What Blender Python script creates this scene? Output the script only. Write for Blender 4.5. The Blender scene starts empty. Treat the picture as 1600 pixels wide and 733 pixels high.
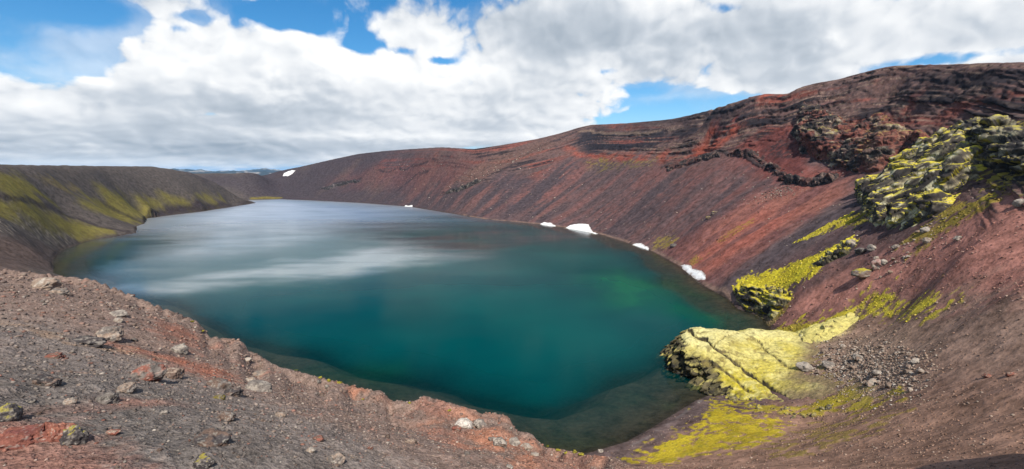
import bpy, bmesh, math, random, time
import numpy as np
from mathutils import Vector, Matrix
T0 = time.time()
R = math.radians
sc = bpy.context.scene
COL = sc.collection

# ------------------------------------------------------------------ camera
EYE = 60.0                      # eye height above the lake, metres (lake surface is z = 0)
FPX = 760.0                     # focal length in pixels of the 1600 px wide photograph
PITCH = math.atan((366.5 - 272.0) / FPX)
cam_d = bpy.data.cameras.new('camera')
cam = bpy.data.objects.new('camera', cam_d)
COL.objects.link(cam)
cam.location = (0, 0, EYE)
cam.rotation_euler = (R(90) - PITCH, 0, 0)
cam_d.sensor_width = 36.0
cam_d.lens = 36.0 * FPX / 1600.0
cam_d.clip_start = 0.1
cam_d.clip_end = 120000.0
sc.camera = cam

# ------------------------------------------------------------------ light
SUN_EL = R(50.0)
SUN_TRAVEL = R(-7.0)           # heading of the light over the ground, clockwise from +Y
sun_d = bpy.data.lights.new('sun', 'SUN')
sun_d.energy = 4.8
sun_d.angle = R(0.53)
sun_d.color = (1.0, 0.94, 0.84)
sun = bpy.data.objects.new('sun', sun_d)
COL.objects.link(sun)
ldir = Vector((math.sin(SUN_TRAVEL) * math.cos(SUN_EL), math.cos(SUN_TRAVEL) * math.cos(SUN_EL), -math.sin(SUN_EL)))
sun.rotation_euler = ldir.to_track_quat('-Z', 'Y').to_euler()
sun.location = (60, -120, 260)
SUN_AZ = SUN_TRAVEL + math.pi   # where the sun stands, clockwise from +Y

sc.view_settings.view_transform = 'Standard'
sc.view_settings.look = 'None'
sc.view_settings.exposure = 0.45
sc.view_settings.gamma = 1.0
sc.render.engine = 'CYCLES'
sc.cycles.use_denoising = True
sc.cycles.max_bounces = 6
sc.cycles.diffuse_bounces = 2
sc.cycles.glossy_bounces = 3
sc.cycles.transparent_max_bounces = 6
sc.cycles.volume_bounces = 0
sc.cycles.caustics_reflective = False
sc.cycles.caustics_refractive = False


class NT:
    """small helper to write node trees"""
    def __init__(self, tree):
        self.t = tree; self.n = tree.nodes; self.l = tree.links
        self.n.clear()
    def new(self, kind, **kw):
        nd = self.n.new(kind)
        for k, v in kw.items():
            setattr(nd, k, v)
        return nd
    def put(self, sock, v):
        if isinstance(v, bpy.types.NodeSocket):
            self.l.new(v, sock)
        elif v is not None:
            sock.default_value = v
    def math(self, op, a, b=None, c=None, clamp=False):
        nd = self.new('ShaderNodeMath', operation=op, use_clamp=clamp)
        self.put(nd.inputs[0], a)
        if b is not None: self.put(nd.inputs[1], b)
        if c is not None: self.put(nd.inputs[2], c)
        return nd.outputs[0]
    def vmath(self, op, a, b=None, scale=None):
        nd = self.new('ShaderNodeVectorMath', operation=op)
        self.put(nd.inputs[0], a)
        if b is not None: self.put(nd.inputs[1], b)
        if scale is not None: self.put(nd.inputs['Scale'], scale)
        return nd.outputs['Value'] if op in ('LENGTH', 'DOT_PRODUCT', 'DISTANCE') else nd.outputs['Vector']
    def rng(self, v, a, b, c=0.0, d=1.0, smooth=True):
        nd = self.new('ShaderNodeMapRange')
        nd.interpolation_type = 'SMOOTHSTEP' if smooth else 'LINEAR'
        self.put(nd.inputs[0], v)
        for i, x in enumerate((a, b, c, d)):
            self.put(nd.inputs[i + 1], x)
        return nd.outputs[0]
    def noise(self, vec, scale, detail=3.0, rough=0.5, dist=0.0, lac=2.0):
        nd = self.new('ShaderNodeTexNoise')
        self.put(nd.inputs['Vector'], vec)
        nd.inputs['Scale'].default_value = scale
        nd.inputs['Detail'].default_value = detail
        nd.inputs['Roughness'].default_value = rough
        nd.inputs['Lacunarity'].default_value = lac
        nd.inputs['Distortion'].default_value = dist
        return nd.outputs['Fac']
    def mix(self, f, a, b, mode='MIX'):
        nd = self.new('ShaderNodeMix', data_type='RGBA', blend_type=mode)
        self.put(nd.inputs[0], f)
        self.put(nd.inputs[6], a if not isinstance(a, tuple) else (*a[:3], 1))
        self.put(nd.inputs[7], b if not isinstance(b, tuple) else (*b[:3], 1))
        return nd.outputs[2]
    def attr(self, name):
        return self.new('ShaderNodeAttribute', attribute_name=name)
    def sep(self, v):
        return self.new('ShaderNodeSeparateXYZ').outputs if v is None else self._sep(v)
    def _sep(self, v):
        nd = self.new('ShaderNodeSeparateXYZ'); self.put(nd.inputs[0], v); return nd.outputs
    def comb(self, x, y, z):
        nd = self.new('ShaderNodeCombineXYZ')
        for i, q in enumerate((x, y, z)): self.put(nd.inputs[i], q)
        return nd.outputs[0]
# ------------------------------------------------------------------ sky with broken cumulus
def ray0(u, v):
    x = (u - 800.0) / FPX; y = (v - 366.5) / FPX
    F = math.cos(PITCH) - y * math.sin(PITCH); up = -math.sin(PITCH) - y * math.cos(PITCH)
    return math.atan2(x, F), up / math.hypot(x, F)
def build_world():
    w = bpy.data.worlds.new('World'); sc.world = w; w.use_nodes = True
    g = NT(w.node_tree)
    out = g.new('ShaderNodeOutputWorld'); bg = g.new('ShaderNodeBackground')
    g.l.new(bg.outputs[0], out.inputs[0])
    sky = g.new('ShaderNodeTexSky', sky_type='NISHITA')
    sky.sun_disc = False
    sky.sun_elevation = SUN_EL
    sky.sun_rotation = SUN_AZ
    sky.altitude = 600; sky.air_density = 1.0; sky.dust_density = 0.2; sky.ozone_density = 4.0
    bg.inputs[1].default_value = 0.1
    hs = g.new('ShaderNodeHueSaturation'); hs.inputs['Saturation'].default_value = 1.32; hs.inputs['Value'].default_value = 1.0; hs.inputs['Hue'].default_value = .495
    g.l.new(sky.outputs[0], hs.inputs['Color'])
    N = g.vmath('NORMALIZE', g.new('ShaderNodeTexCoord').outputs['Generated'])
    s = g._sep(N)
    az = g.math('ARCTAN2', s[0], s[1]); el = g.math('ARCSINE', s[2])
    e2 = g.math('LOGARITHM', g.math('ADD', g.math('MAXIMUM', el, 0.0), .07), math.e)     # squeezes the clouds towards the horizon
    def plane(da, de):
        return g.comb(g.math('ADD', az, da), g.math('MULTIPLY', g.math('ADD', e2, de), .36), .37)
    warp = g.new('ShaderNodeTexNoise'); warp.inputs['Scale'].default_value = 9; warp.inputs['Detail'].default_value = 5; g.l.new(plane(0, 0), warp.inputs['Vector'])
    wv = g.vmath('SCALE', g.vmath('SUBTRACT', warp.outputs['Color'], (.5, .5, .5)), scale=.055)
    def cover(da, de, detail, puff=True):
        v = g.vmath('ADD', plane(da, de), wv)
        a_ = g.math('MULTIPLY_ADD', g.noise(v, 3.4, detail, .58, .0), 1.55, -.275)
        if not puff: return a_
        b1 = g.math('ABSOLUTE', g.math('MULTIPLY_ADD', g.noise(v, 9.0, 2, .5), 4.0, -2.0))
        b2 = g.math('ABSOLUTE', g.math('MULTIPLY_ADD', g.noise(v, 21.0, 1, .5), 4.0, -2.0))
        p_ = g.math('ADD', g.math('MULTIPLY', g.math('SUBTRACT', .45, b1), .15), g.math('MULTIPLY', g.math('SUBTRACT', .45, b2), .08))
        return g.math('SUBTRACT', a_, p_)
    def blob(u, v, ru, rv, k):
        a0, t0 = ray0(u, v); e0 = math.atan(t0)
        x = g.math('MULTIPLY', g.math('SUBTRACT', az, a0), 760.0 / ru); y = g.math('MULTIPLY', g.math('SUBTRACT', el, e0), 760.0 / rv)
        q = g.math('ADD', g.math('MULTIPLY', x, x), g.math('MULTIPLY', y, y))
        return g.math('MULTIPLY', g.math('POWER', 2.718, g.math('MULTIPLY', q, -1.0)), k)
    def total(lst):
        r = None
        for b_ in lst:
            q = blob(*b_); r = q if r is None else g.math('ADD', r, q)
        return r
    bias = total(BIAS)
    field = g.math('ADD', cover(0, 0, 6), bias)
    dens = g.rng(field, .44, .60)
    wisp = g.math('MULTIPLY', g.rng(g.math('ADD', cover(3.1, 1.2, 6, False), g.math('MULTIPLY', bias, .5)), .46, .80), .45)
    dens = g.math('MAXIMUM', dens, wisp)
    up1 = g.math('ADD', cover(.010, .05, 4), bias); up2 = g.math('ADD', cover(.02, .16, 3, False), bias)
    lit = g.math('ADD', g.math('MULTIPLY', g.math('SUBTRACT', field, up1), 1.3), g.math('MULTIPLY', g.math('SUBTRACT', field, up2), .8))
    shade = total(SHADE)
    thick = g.rng(field, .60, 1.0, 0, -.22)
    br = g.math('ADD', g.math('ADD', g.math('MULTIPLY', lit, .75), shade), g.math('ADD', thick, .83))
    br = g.math('MINIMUM', g.math('MAXIMUM', br, .25), 1.0)
    cl = g.new('ShaderNodeValToRGB'); cr = cl.color_ramp
    cr.elements[0].position = .25; cr.elements[0].color = (.26, .31, .37, 1)
    cr.elements[1].position = 1.0; cr.elements[1].color = (.78, .785, .785, 1)
    e_ = cr.elements.new(.60); e_.color = (.45, .49, .54, 1)
    e_ = cr.elements.new(.80); e_.color = (.63, .65, .675, 1)
    g.l.new(br, cl.inputs[0])
    cloud = g.vmath('SCALE', cl.outputs[0], scale=10.0)
    hz = g.rng(el, .0, .13, 0, 1)
    skyc = g.mix(hz, (3.0, 4.8, 6.9), hs.outputs[0])
    dens = g.math('MULTIPLY', dens, g.rng(el, -.01, .035, .55, 1.0))
    g.l.new(g.mix(dens, skyc, cloud), bg.inputs[0])
# (u, v, width, height, amount) of thicker and thinner cloud, by the direction in which it stands
BIAS = [(25,18,50,16,.16),(240,10,50,12,.10),(130,28,40,8,-.14),(160,14,45,12,-.22),(490,40,26,12,-.2),(360,8,40,10,-.14),(1000,190,60,8,-.2),(1160,150,40,8,-.2),(15,85,66,26,-.30),(300,26,22,8,-.30),(690,95,22,7,-.30),(1010,142,30,8,-.24),(60,235,200,14,.14),(105,20,70,20,-.20),(435,25,60,22,-.40),(560,70,34,15,-.36),(1085,168,62,20,-.38),(1180,130,60,20,.14),(985,188,40,8,-.24),(1132,12,26,10,-.26),(1500,90,100,10,-.34),(105,20,70,18,-.2),(1250,4,40,8,-.24),(330,178,34,5,-.2),(390,200,40,5,-.16),(180,10,40,12,-.10),(890,96,26,6,-.16),(945,112,18,6,-.16),(280,45,12,6,-.15),(640,80,25,7,-.15),
        (430,130,360,62,.26),(850,45,330,55,.18),(1300,60,260,60,.24),(1500,110,160,40,.12),(120,215,300,26,.20),(480,225,260,16,.18),(700,170,250,36,.18),(230,30,60,22,.10),(1550,40,100,30,.10),(340,246,190,13,.22),(90,236,160,12,.12),(760,205,90,12,.12)]
SHADE = [(800,25,170,40,-.26),(940,65,130,32,-.20),(640,232,250,14,-.20),(90,140,150,12,-.16),(270,195,150,12,-.12),(150,235,250,10,-.12),(1230,35,160,35,-.10),(480,178,180,10,-.12),(700,195,160,12,-.12),(1050,120,60,30,-.08),
         (430,105,220,50,.20),(660,105,180,36,.14),(980,150,60,20,.14),(50,172,60,12,.14),(480,212,160,8,.14),(1350,70,120,25,.05),(800,212,50,8,.12)]
build_world()
# ------------------------------------------------------------------ noise (numpy)
def _h2(ix, iy, seed):
    n = ix.astype(np.uint32) * np.uint32(374761393) + iy.astype(np.uint32) * np.uint32(668265263) + np.uint32((seed * 974634777) & 0xffffffff)
    n = (n ^ (n >> np.uint32(13))) * np.uint32(1274126177)
    n = n ^ (n >> np.uint32(16))
    return (n & np.uint32(0xffffff)).astype(np.float32) * np.float32(2.0 / 0xffffff) - np.float32(1)

def noise2(x, y, seed=0):
    """gradient noise in about -1..1"""
    x = np.asarray(x, np.float32); y = np.asarray(y, np.float32)
    fx = np.floor(x); fy = np.floor(y)
    ix = fx.astype(np.int64); iy = fy.astype(np.int64)
    dx = x - fx; dy = y - fy
    ux = dx * dx * dx * (dx * (dx * 6 - 15) + 10); uy = dy * dy * dy * (dy * (dy * 6 - 15) + 10)
    def gr(a, b):
        ang = _h2(ix + a, iy + b, seed) * np.float32(math.pi)
        return np.cos(ang) * (dx - a) + np.sin(ang) * (dy - b)
    n0 = gr(0, 0) * (1 - ux) + gr(1, 0) * ux
    n1 = gr(0, 1) * (1 - ux) + gr(1, 1) * ux
    return (n0 * (1 - uy) + n1 * uy) * 1.5

def fbm2(x, y, seed=0, octv=4, gain=0.5):
    s = 0; a = 1.0; f = 1.0; tot = 0
    for o in range(octv):
        c, q = math.cos(0.7 * o), math.sin(0.7 * o)
        s = s + a * noise2((x * c - y * q) * f, (x * q + y * c) * f, seed + o * 17); tot += a
        a *= gain; f *= 2.03
    return s / tot * 1.4

def _h3(ix, iy, iz, seed):
    n = (ix.astype(np.uint32) * np.uint32(374761393) + iy.astype(np.uint32) * np.uint32(668265263)
         + iz.astype(np.uint32) * np.uint32(2147483647 - 58) + np.uint32((seed * 974634777) & 0xffffffff))
    n = (n ^ (n >> np.uint32(13))) * np.uint32(1274126177)
    n = (n ^ (n >> np.uint32(15))) * np.uint32(2246822519)
    n = n ^ (n >> np.uint32(16))
    return (n & np.uint32(0xffffff)).astype(np.float32) * np.float32(2.0 / 0xffffff) - np.float32(1)

def noise3(p, seed=0):
    p = np.asarray(p, np.float32); f = np.floor(p); i = f.astype(np.int64); d = p - f
    u = d * d * (3 - 2 * d)
    r = 0
    for a in (0, 1):
        wa = u[:, 0] if a else 1 - u[:, 0]
        for b in (0, 1):
            wb = u[:, 1] if b else 1 - u[:, 1]
            for c in (0, 1):
                wc = u[:, 2] if c else 1 - u[:, 2]
                r = r + wa * wb * wc * _h3(i[:, 0] + a, i[:, 1] + b, i[:, 2] + c, seed)
    return r

def fbm3(p, seed=0, octv=4, gain=0.5):
    s = 0; a = 1.0; f = 1.0; tot = 0
    for o in range(octv):
        s = s + a * noise3(p * f + o * 7.31, seed + o * 13); tot += a
        a *= gain; f *= 2.07
    return s / tot

def sstep(a, b, x):
    t = np.clip((x - a) / (b - a), 0, 1)
    return t * t * (3 - 2 * t)

# ------------------------------------------------------------------ sight lines
CP, SP = math.cos(PITCH), math.sin(PITCH)
def ray(u, v):
    """heading and rise (per metre over the ground) of the sight line through a point of the photograph"""
    x = (u - 800.0) / FPX; y = (v - 366.5) / FPX
    F = CP - y * SP; up = -SP - y * CP
    return math.atan2(x, F), up / math.hypot(x, F)

# ------------------------------------------------------------------ terrain: measured heights
CT = []                                     # (heading, ln distance, rise)
def cz(u, v, z):                            # a point of known height
    a, t = ray(u, v); D = (z - EYE) / t; CT.append((a, math.log(D), t)); return D
def cd(u, v, D):                            # a point of known distance
    a, t = ray(u, v); CT.append((a, math.log(D), t)); return EYE + t * D
def cp(az, D, z):                           # a point on the map
    CT.append((az, math.log(D), (z - EYE) / D))

# shoreline, as seen and (behind the rim in front) as it must run
SHORE_PX = [(83,430),(82,405),(94,392),(125,380),(150,374),(184,369),(212,364),(213,354),(224,350),(230,341),(270,336),(312,331),
            (359,324),(400,317),(387,312.4),(437,311.5),(480,313),(560,317),(640,323),(700,333),(760,343),(840,350),(880,355),(930,364),
            (985,381),(1020,393),(1060,415),(1100,447),(1138,467),(1152,482),(1190,495),(1200,505),(1215,530),(1190,560),(1160,590),(1125,612),
            (1090,625),(1060,643),(1020,668),(980,690),(940,702),(915,709),(860,708),(800,700),(700,682),(600,657),(440,612),(300,552),(150,478)]
SHORE = []
for (u, v) in SHORE_PX:
    D = cz(u, v, 0.0); a, t = ray(u, v)
    SHORE.append((D * math.sin(a), D * math.cos(a)))
SHORE = np.array(SHORE)

RU, RV = [], []
# inner wall, from far left to right: shore pixel row, ridge pixel row, mean radial slope
for (u, vs, vr, th) in [(437,311.5,267,.30),(480,313,258,.42),(520,315,249,.5),(560,317,240,.52),(640,323,233,.52),(690,331,230,.5),(740,340,233,.46),
                        (800,346,224,.44),(840,350,217,.42),(880,355,207,.41),(925,363,195,.40),(980,380,193,.39),(1050,409,186,.385),(1100,447,175,.37)]:
    a, ts = ray(u, vs); Ds = -EYE / ts
    _, tr = ray(u, vr); Dr = (EYE + th * Ds) / (th - tr); zr = EYE + tr * Dr; RU.append(u); RV.append(Dr)
    for fr, gz in ((.25,.20),(.5,.43),(.75,.69),(.9,.885)):
        cp(a, Ds + fr * (Dr - Ds), zr * gz)
    cp(a, Dr * 1.4, zr * .75); cp(a, Dr * 2.2, 25)
# right bowl
for (u, v, D) in [(1200,440,245),(1200,380,286),(1200,300,369),(1200,230,450),(1200,180,500),
                  (1140,440,262),(1150,380,310),(1150,300,400),(1150,230,490),
                  (1300,450,208),(1300,400,227),(1300,330,284),(1300,280,345),(1300,200,420),(1300,160,462),
                  (1250,470,212),(1260,420,228),
                  (1400,600,116),(1400,500,168),(1400,400,197),(1400,330,236),(1400,280,300),(1400,200,380),(1400,150,425),
                  (1500,600,102),(1500,500,135),(1500,400,165),(1500,300,215),(1500,200,305),(1500,150,355),
                  (1600,600,90),(1600,450,130),(1600,300,185),(1600,200,240),(1600,150,290),
                  (1340,490,186),(1250,535,175)]:
    cd(u, v, D)
for (u, v, D) in [(1195,146,530),(1310,124,488),(1395,103,455),(1500,99,395),(1600,97,335),(1140,163,560)]:
    a, t = ray(u, v); cp(a, D * 1.5, (EYE + t * D) * .9); cp(a, D * 3, 30)
for (u, v, z) in [(1010,722,2),(1100,650,3),(1100,733,9),(1200,640,6),(1200,733,16),(1300,660,11),(1300,733,22),(1400,733,28),(1400,660,22),
                  (1500,733,33),(1600,733,37),(1500,660,28),(1600,660,33),(1160,625,2.5),(1300,600,10),(1250,650,8),(1040,690,2.5),(1200,690,10)]:
    cz(u, v, z)
# skyline of the rim, drawn close so that it keeps its line
def spread(pts, step):
    pts = sorted(pts); us = np.array([p[0] for p in pts], float)
    for u in np.arange(us[0], us[-1] + 1, step):
        yield u, float(np.interp(u, us, [p[1] for p in pts])), math.exp(float(np.interp(u, us, [math.log(p[2]) for p in pts])))
RIDGE_R = [(437,267),(470,260.5),(520,249),(560,240.5),(600,236),(640,233),(690,230),(740,233),(775,228),(800,224),(840,217),(880,207),(905,199),(925,195),(950,194),(980,192.5),(1020,189),(1050,186),
           (1075,181),(1100,175),(1140,163),(1160,156),(1175,151),(1195,146.5),(1230,147),(1255,135),(1280,129),(1310,124),(1340,116),(1370,108),(1395,103),(1440,101),(1480,100.5),(1520,99),(1600,97),(1680,96)]
def ridge_v(u): return float(np.interp(u, [p[0] for p in RIDGE_R], [p[1] for p in RIDGE_R]))
RD = [(RU[i], RV[i]) for i in range(len(RU))] + [(1140,560),(1195,530),(1310,488),(1395,455),(1500,395),(1600,335),(1680,300)]
for u in np.arange(437, 1681, 9.0):
    D = math.exp(float(np.interp(u, [p[0] for p in RD], [math.log(p[1]) for p in RD])))
    z = cd(u, ridge_v(u), D); a, t = ray(u, ridge_v(u))
    cp(a, D * 1.04, z - D * .006); cp(a, D * 1.12, z - D * .03)
for i in range(len(SHORE_PX) - 1):                    # the same for the shoreline
    (u0, v0), (u1, v1) = SHORE_PX[i], SHORE_PX[i + 1]
    n = int(max(abs(u1 - u0), abs(v1 - v0) * 2) // 14)
    for k in range(1, n): cz(u0 + (u1 - u0) * k / n, v0 + (v1 - v0) * k / n, 0.0)
# left hill
for (u, v, D) in [(0,415,345),(0,400,395),(0,340,470),(0,300,530),(0,257,620),(60,420,372),(50,390,430),(50,330,540),(50,258,690),
                  (100,330,620),(100,290,690),(100,258,770),(170,330,725),(170,290,800),(165,259,890),(235,325,836),(235,300,890),(235,260,1000),
                  (312,318,938),(300,300,960),(300,270.5,1050),(359,317,1062),(359,300,1095),(265,264,1030),(335,285,1080),(375,309,1120)]:
    cd(u, v, D)
for (u, v, D) in [(0,257,620),(50,258,690),(100,258,770),(165,259,890),(235,260,1000)]:
    a, t = ray(u, v); cp(a, D * 1.06, EYE + t * D - D * .01); cp(a, D * 1.5, 45); cp(a, D * 2.5, 20)
LEFT_SKY = [(-60,257,560),(0,257,620),(50,258,690),(100,258.5,770),(165,259.5,890),(235,260,1000),(265,264,1030),(300,270.5,1050),(335,285,1080),(359,300,1095),(375,309,1120)]
for u, v, D in spread(LEFT_SKY, 9.0):
    z = cd(u, v, D)
    if u < 240: cp(ray(u, v)[0], D * 1.05, z - D * .006)
for (u, D, z) in [(300,1130,30),(335,1150,12),(359,1160,4),(375,1170,1)]:
    cp(ray(u, 300)[0], D, z)
for (u, v, D) in [(290,272,1500),(330,271.5,1450),(400,271,1420),(330,290,1370),(400,290,1340)]:
    z = cd(u, v, D)
    if v < 280: cp(ray(u, v)[0], D * 1.1, z - 14); cp(ray(u, v)[0], D * 1.8, 18)
# the rim the camera stands on
EDGE = [(-60,415,44),(0,420,36),(30,424,34.5),(70,428,33),(110,433,31.5),(141,436,30),(175,449,27.5),(205,460.6,25.6),(239,475.5,23.6),(277,490,21.5),(299,498,20),(312,505,19.4),(320,513,19),(323,525,18.6),(342,527.6,18),(378,532,16.8),(381,540,16.6),(393,550,16),(413,559,15.2),(422,567,14.7),(436,573,14.2),
        (456,578,13.8),(501,590,13.2),(531,598,12.8),(565,607,12.5),(600,612,12.2),(608,625.5,12),(640,628,11.8),(650,626,11.75),(657,621.5,11.7),(662,618,11.65),(674,622,11.55),(719,634,11.2),(741,640.6,11),(752,647,10.9),(762,645,10.85),(790,649,10.6),(799,657.5,10.4),(805,672,10.2),(831,678,9.8),(839,687.5,9.6),(850,699,9.3),(884,704,8.8),(917,711,8.2),(962,715.6,7.4),(979,725,7.1),(1010,748,6.5)]
for (u, v, D) in spread(EDGE, 10.0):
    z = cd(u, v, D); a = ray(u, v)[0]
    q_ = .62 * min(1, D / 14); cp(a, D * .8, z + q_); cp(a, D * .9, z + q_ * .48); cp(a, D * .95, z + q_ * .22)
    cp(a, D * 1.09, z - .09 * D * 1.25); cp(a, D * 1.25, z - .25 * D * 1.0)
for (u, v, D) in [(0,733,4.1),(0,600,6.4),(0,500,12.5),(0,450,22),(200,733,3.75),(200,600,6.6),(200,500,13.5),(400,733,3.7),(400,640,6.6),(600,733,4.0),(600,660,7.0),
                  (800,733,4.6),(900,733,5.4)]:
    cd(u, v, D)
for (az, D, z) in [(-70,4,58.4),(-90,4,58.6),(-130,4,58.9),(180,4,58.9),(130,4,58.6),(90,4,57.6),(65,4.5,56.8),(55,6.5,55.0),(48,7,54.4),
                   (-70,40,56),(-90,40,57),(-130,40,57.5),(180,40,58),(130,40,60),(100,40,59),(75,40,52),(52,20,48),(42,12,51),
                   (-75,120,45),(-75,300,30),(-75,600,60),(-100,200,45),(-140,200,45),(180,200,40),(140,200,62),(100,150,74),(75,100,58),(75,250,105),(62,80,43),(62,300,105),(62,180,70),
                   (62,30,48),(-75,1200,25),(-110,1000,20),(180,1000,15),(110,1000,30),(75,700,70),(55,900,60)]:
    cp(R(az), D, z)
for az in (-170, -120, -75): cp(R(az), 1.2, 58.42)
for az in (-35, 0, 35, 75, 120, 170): cp(R(az), 1.2, 58.3)
for az in range(-180, 180, 20):
    cp(R(az), 5000, 5); cp(R(az), 17000, -20)
# the hidden slope from the rim down to the water
for u, ve, De, vs in [(150,437,29.5,478),(300,500,20,552),(440,575,14,612),(600,620,12.1,657),(800,660,10.4,700),(915,712,8.0,712)]:
    a, te = ray(u, ve); ze = EYE + te * De * 1.25 - .25 * De; Ds = -EYE / ray(u, vs)[1]
    for fr in (.3, .6):
        cp(a, De * 1.25 + fr * (Ds - De * 1.25), ze * (1 - fr) * .97)
a0 = ray(0, 420)[0]; cp(a0, 110, 34); cp(a0, 200, 22); cp(a0, 290, 17)

CT = np.array(CT)
def kern(a1, l1, a2, l2):
    return np.sqrt((2 * np.sin((a1 - a2) * .5)) ** 2 + (l1 - l2) ** 2 + .0125 ** 2)
_K = kern(CT[:, None, 0], CT[:, None, 1], CT[None, :, 0], CT[None, :, 1])
_n = len(CT)
_A = np.zeros((_n + 1, _n + 1)); _A[:_n, :_n] = _K + np.eye(_n) * -1e-3; _A[:_n, _n] = 1; _A[_n, :_n] = 1
_w = np.linalg.solve(_A, np.append(CT[:, 2], 0.0))
def rise_at(az, ln):
    """smooth terrain: rise per metre seen from the camera's station"""
    az = np.asarray(az, np.float32).ravel(); ln = np.asarray(ln, np.float32).ravel()
    o = np.empty(az.size, np.float32); W = _w[:_n].astype(np.float32)
    CA = CT[:, 0].astype(np.float32); CL = CT[:, 1].astype(np.float32)
    for i in range(0, az.size, 40000):
        s = slice(i, i + 40000)
        d = np.sin((az[s, None] - CA[None]) * np.float32(.5)); d *= 2; d *= d
        l = ln[s, None] - CL[None]; l *= l; d += l; d += np.float32(.0125 ** 2)
        np.sqrt(d, out=d)
        o[s] = d @ W + np.float32(_w[_n])
    return o
print('solve', _n, time.time() - T0)
# ------------------------------------------------------------------ the ground as one sheet
AZ = np.concatenate([np.radians(np.arange(-180, -51, 2.0)), np.radians(np.arange(-51, 51.5, 0.088)), np.radians(np.arange(53, 180, 2.0))])
def lns(a, b, st): return np.arange(math.log(a), math.log(b), st)
LN = np.concatenate([lns(1.2, 60, .0065), lns(60, 200, .0042), lns(200, 640, .0024), lns(640, 1600, .0032), np.linspace(math.log(1600), math.log(17500), 46)])
A, L = np.meshgrid(AZ.astype(np.float32), LN.astype(np.float32), indexing='ij')
D = np.exp(L); SA = np.sin(A); CA_ = np.cos(A)
X = D * SA; Y = D * CA_
Z0 = EYE + rise_at(A, L).reshape(A.shape) * D
Z0 += 12 * np.exp(-((A - R(61)) / R(4.5)) ** 4 - ((L - math.log(50)) / .16) ** 4)      # unseen knoll, raised to cast shade on the lower right slope
print('base', A.shape, time.time() - T0)

def seg_dist(px, py, poly, closed=True):
    """distance to a polyline and, when closed, whether inside"""
    px = px.astype(np.float32); py = py.astype(np.float32)
    dm = np.full(px.shape, 1e9, np.float32); ins = np.zeros(px.shape, bool)
    n = len(poly)
    for i in range(n if closed else n - 1):
        x0, y0 = poly[i]; x1, y1 = poly[(i + 1) % n]
        ex, ey = x1 - x0, y1 - y0; l2 = ex * ex + ey * ey + 1e-20
        t = np.clip(((px - x0) * ex + (py - y0) * ey) / l2, 0, 1)
        d = (px - x0 - t * ex) ** 2 + (py - y0 - t * ey) ** 2
        np.minimum(dm, d, out=dm)
        if closed and y0 != y1:
            c = ((y0 > py) != (y1 > py)) & (px < (x1 - x0) * (py - y0) / (y1 - y0) + x0)
            ins ^= c
    return np.sqrt(dm), ins

# lake bed
near = (np.abs(A) < 1.0) & (D > 70) & (D < 1400)
sd = np.full(A.shape, 1e3, np.float32)
_d, _i = seg_dist(X[near], Y[near], SHORE)
sd[near] = np.where(_i, -_d, _d)
shelf = 1.0 + .35 * fbm2(X / 60, Y / 60, 5, 3)
q = np.clip(-sd / shelf, 0, None)
BED = -(0.16 * np.minimum(q, 13) + .05 * np.clip(q - 13, 0, 6) + .80 * np.clip(q - 19, 0, 26))
Z = np.where(sd < 0, BED, np.where(sd < 40, np.maximum(Z0, .02 + .10 * np.minimum(sd, 40)), Z0))
print('bed', time.time() - T0)

# ---- relief
def lam(wl, seed): return noise2(X / wl + 3.1 * seed, Y / wl - 1.7 * seed, seed)
def cell_fade(wl): return sstep(1.6, 3.5, wl / np.maximum(D * .0045, .001))
slope_r = np.gradient(Z0, axis=1) / np.gradient(D, axis=1)
dry = sstep(0, 3, sd)
edge_az = np.array([ray(u, v)[0] for u, v, d in EDGE]); edge_D = np.array([d for u, v, d in EDGE])
ED = np.exp(np.interp(AZ, edge_az, np.log(edge_D)))[:, None]
fore = 1 - sstep(1.15, 1.35, D / np.interp(AZ, [-4, edge_az[0], edge_az[0] + .001, *edge_az[2:], .5, 1.2, 4], [60, 60, *edge_D[1:], 7, 9, 40])[:, None])   # the rim the camera stands on
rel = np.zeros_like(Z)
for wl, am, sdx in ((.12, .012, 1), (.3, .024, 2), (.75, .034, 3), (1.9, .06, 4), (4.5, .10, 5)):
    n_ = lam(wl, sdx)
    rel += fore * am * cell_fade(wl) * (n_ + .5 * np.abs(n_)) * np.clip(D / (wl * 3), 0, 1)
far = 1 - fore
er = np.exp(-((D / ED - 1.0) / .10) ** 2) * sstep(R(-52), R(-46), A) * sstep(R(15), R(11), A)
bl = noise2(X / .55, Y / .55, 15) + .7 * noise2(X / 1.4, Y / 1.4, 16)
rel += er * (.16 * np.sign(bl) * np.abs(bl) ** .6 + .10 * noise2(X / .22, Y / .22, 17)) * np.clip(D / 14, .5, 1.3)
for wl, am, sdx in ((2.2, .10, 7), (6, .22, 8), (17, .5, 9), (50, 1.0, 10)):
    rel += far * am * cell_fade(wl) * lam(wl, sdx) * sstep(0, wl * .8, np.where(sd < 900, sd, 900))
Z = Z + rel * np.where(sd < 0, .0, 1) * np.minimum(1, np.where(sd < 900, .25 + sd / 25, 1))

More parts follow.
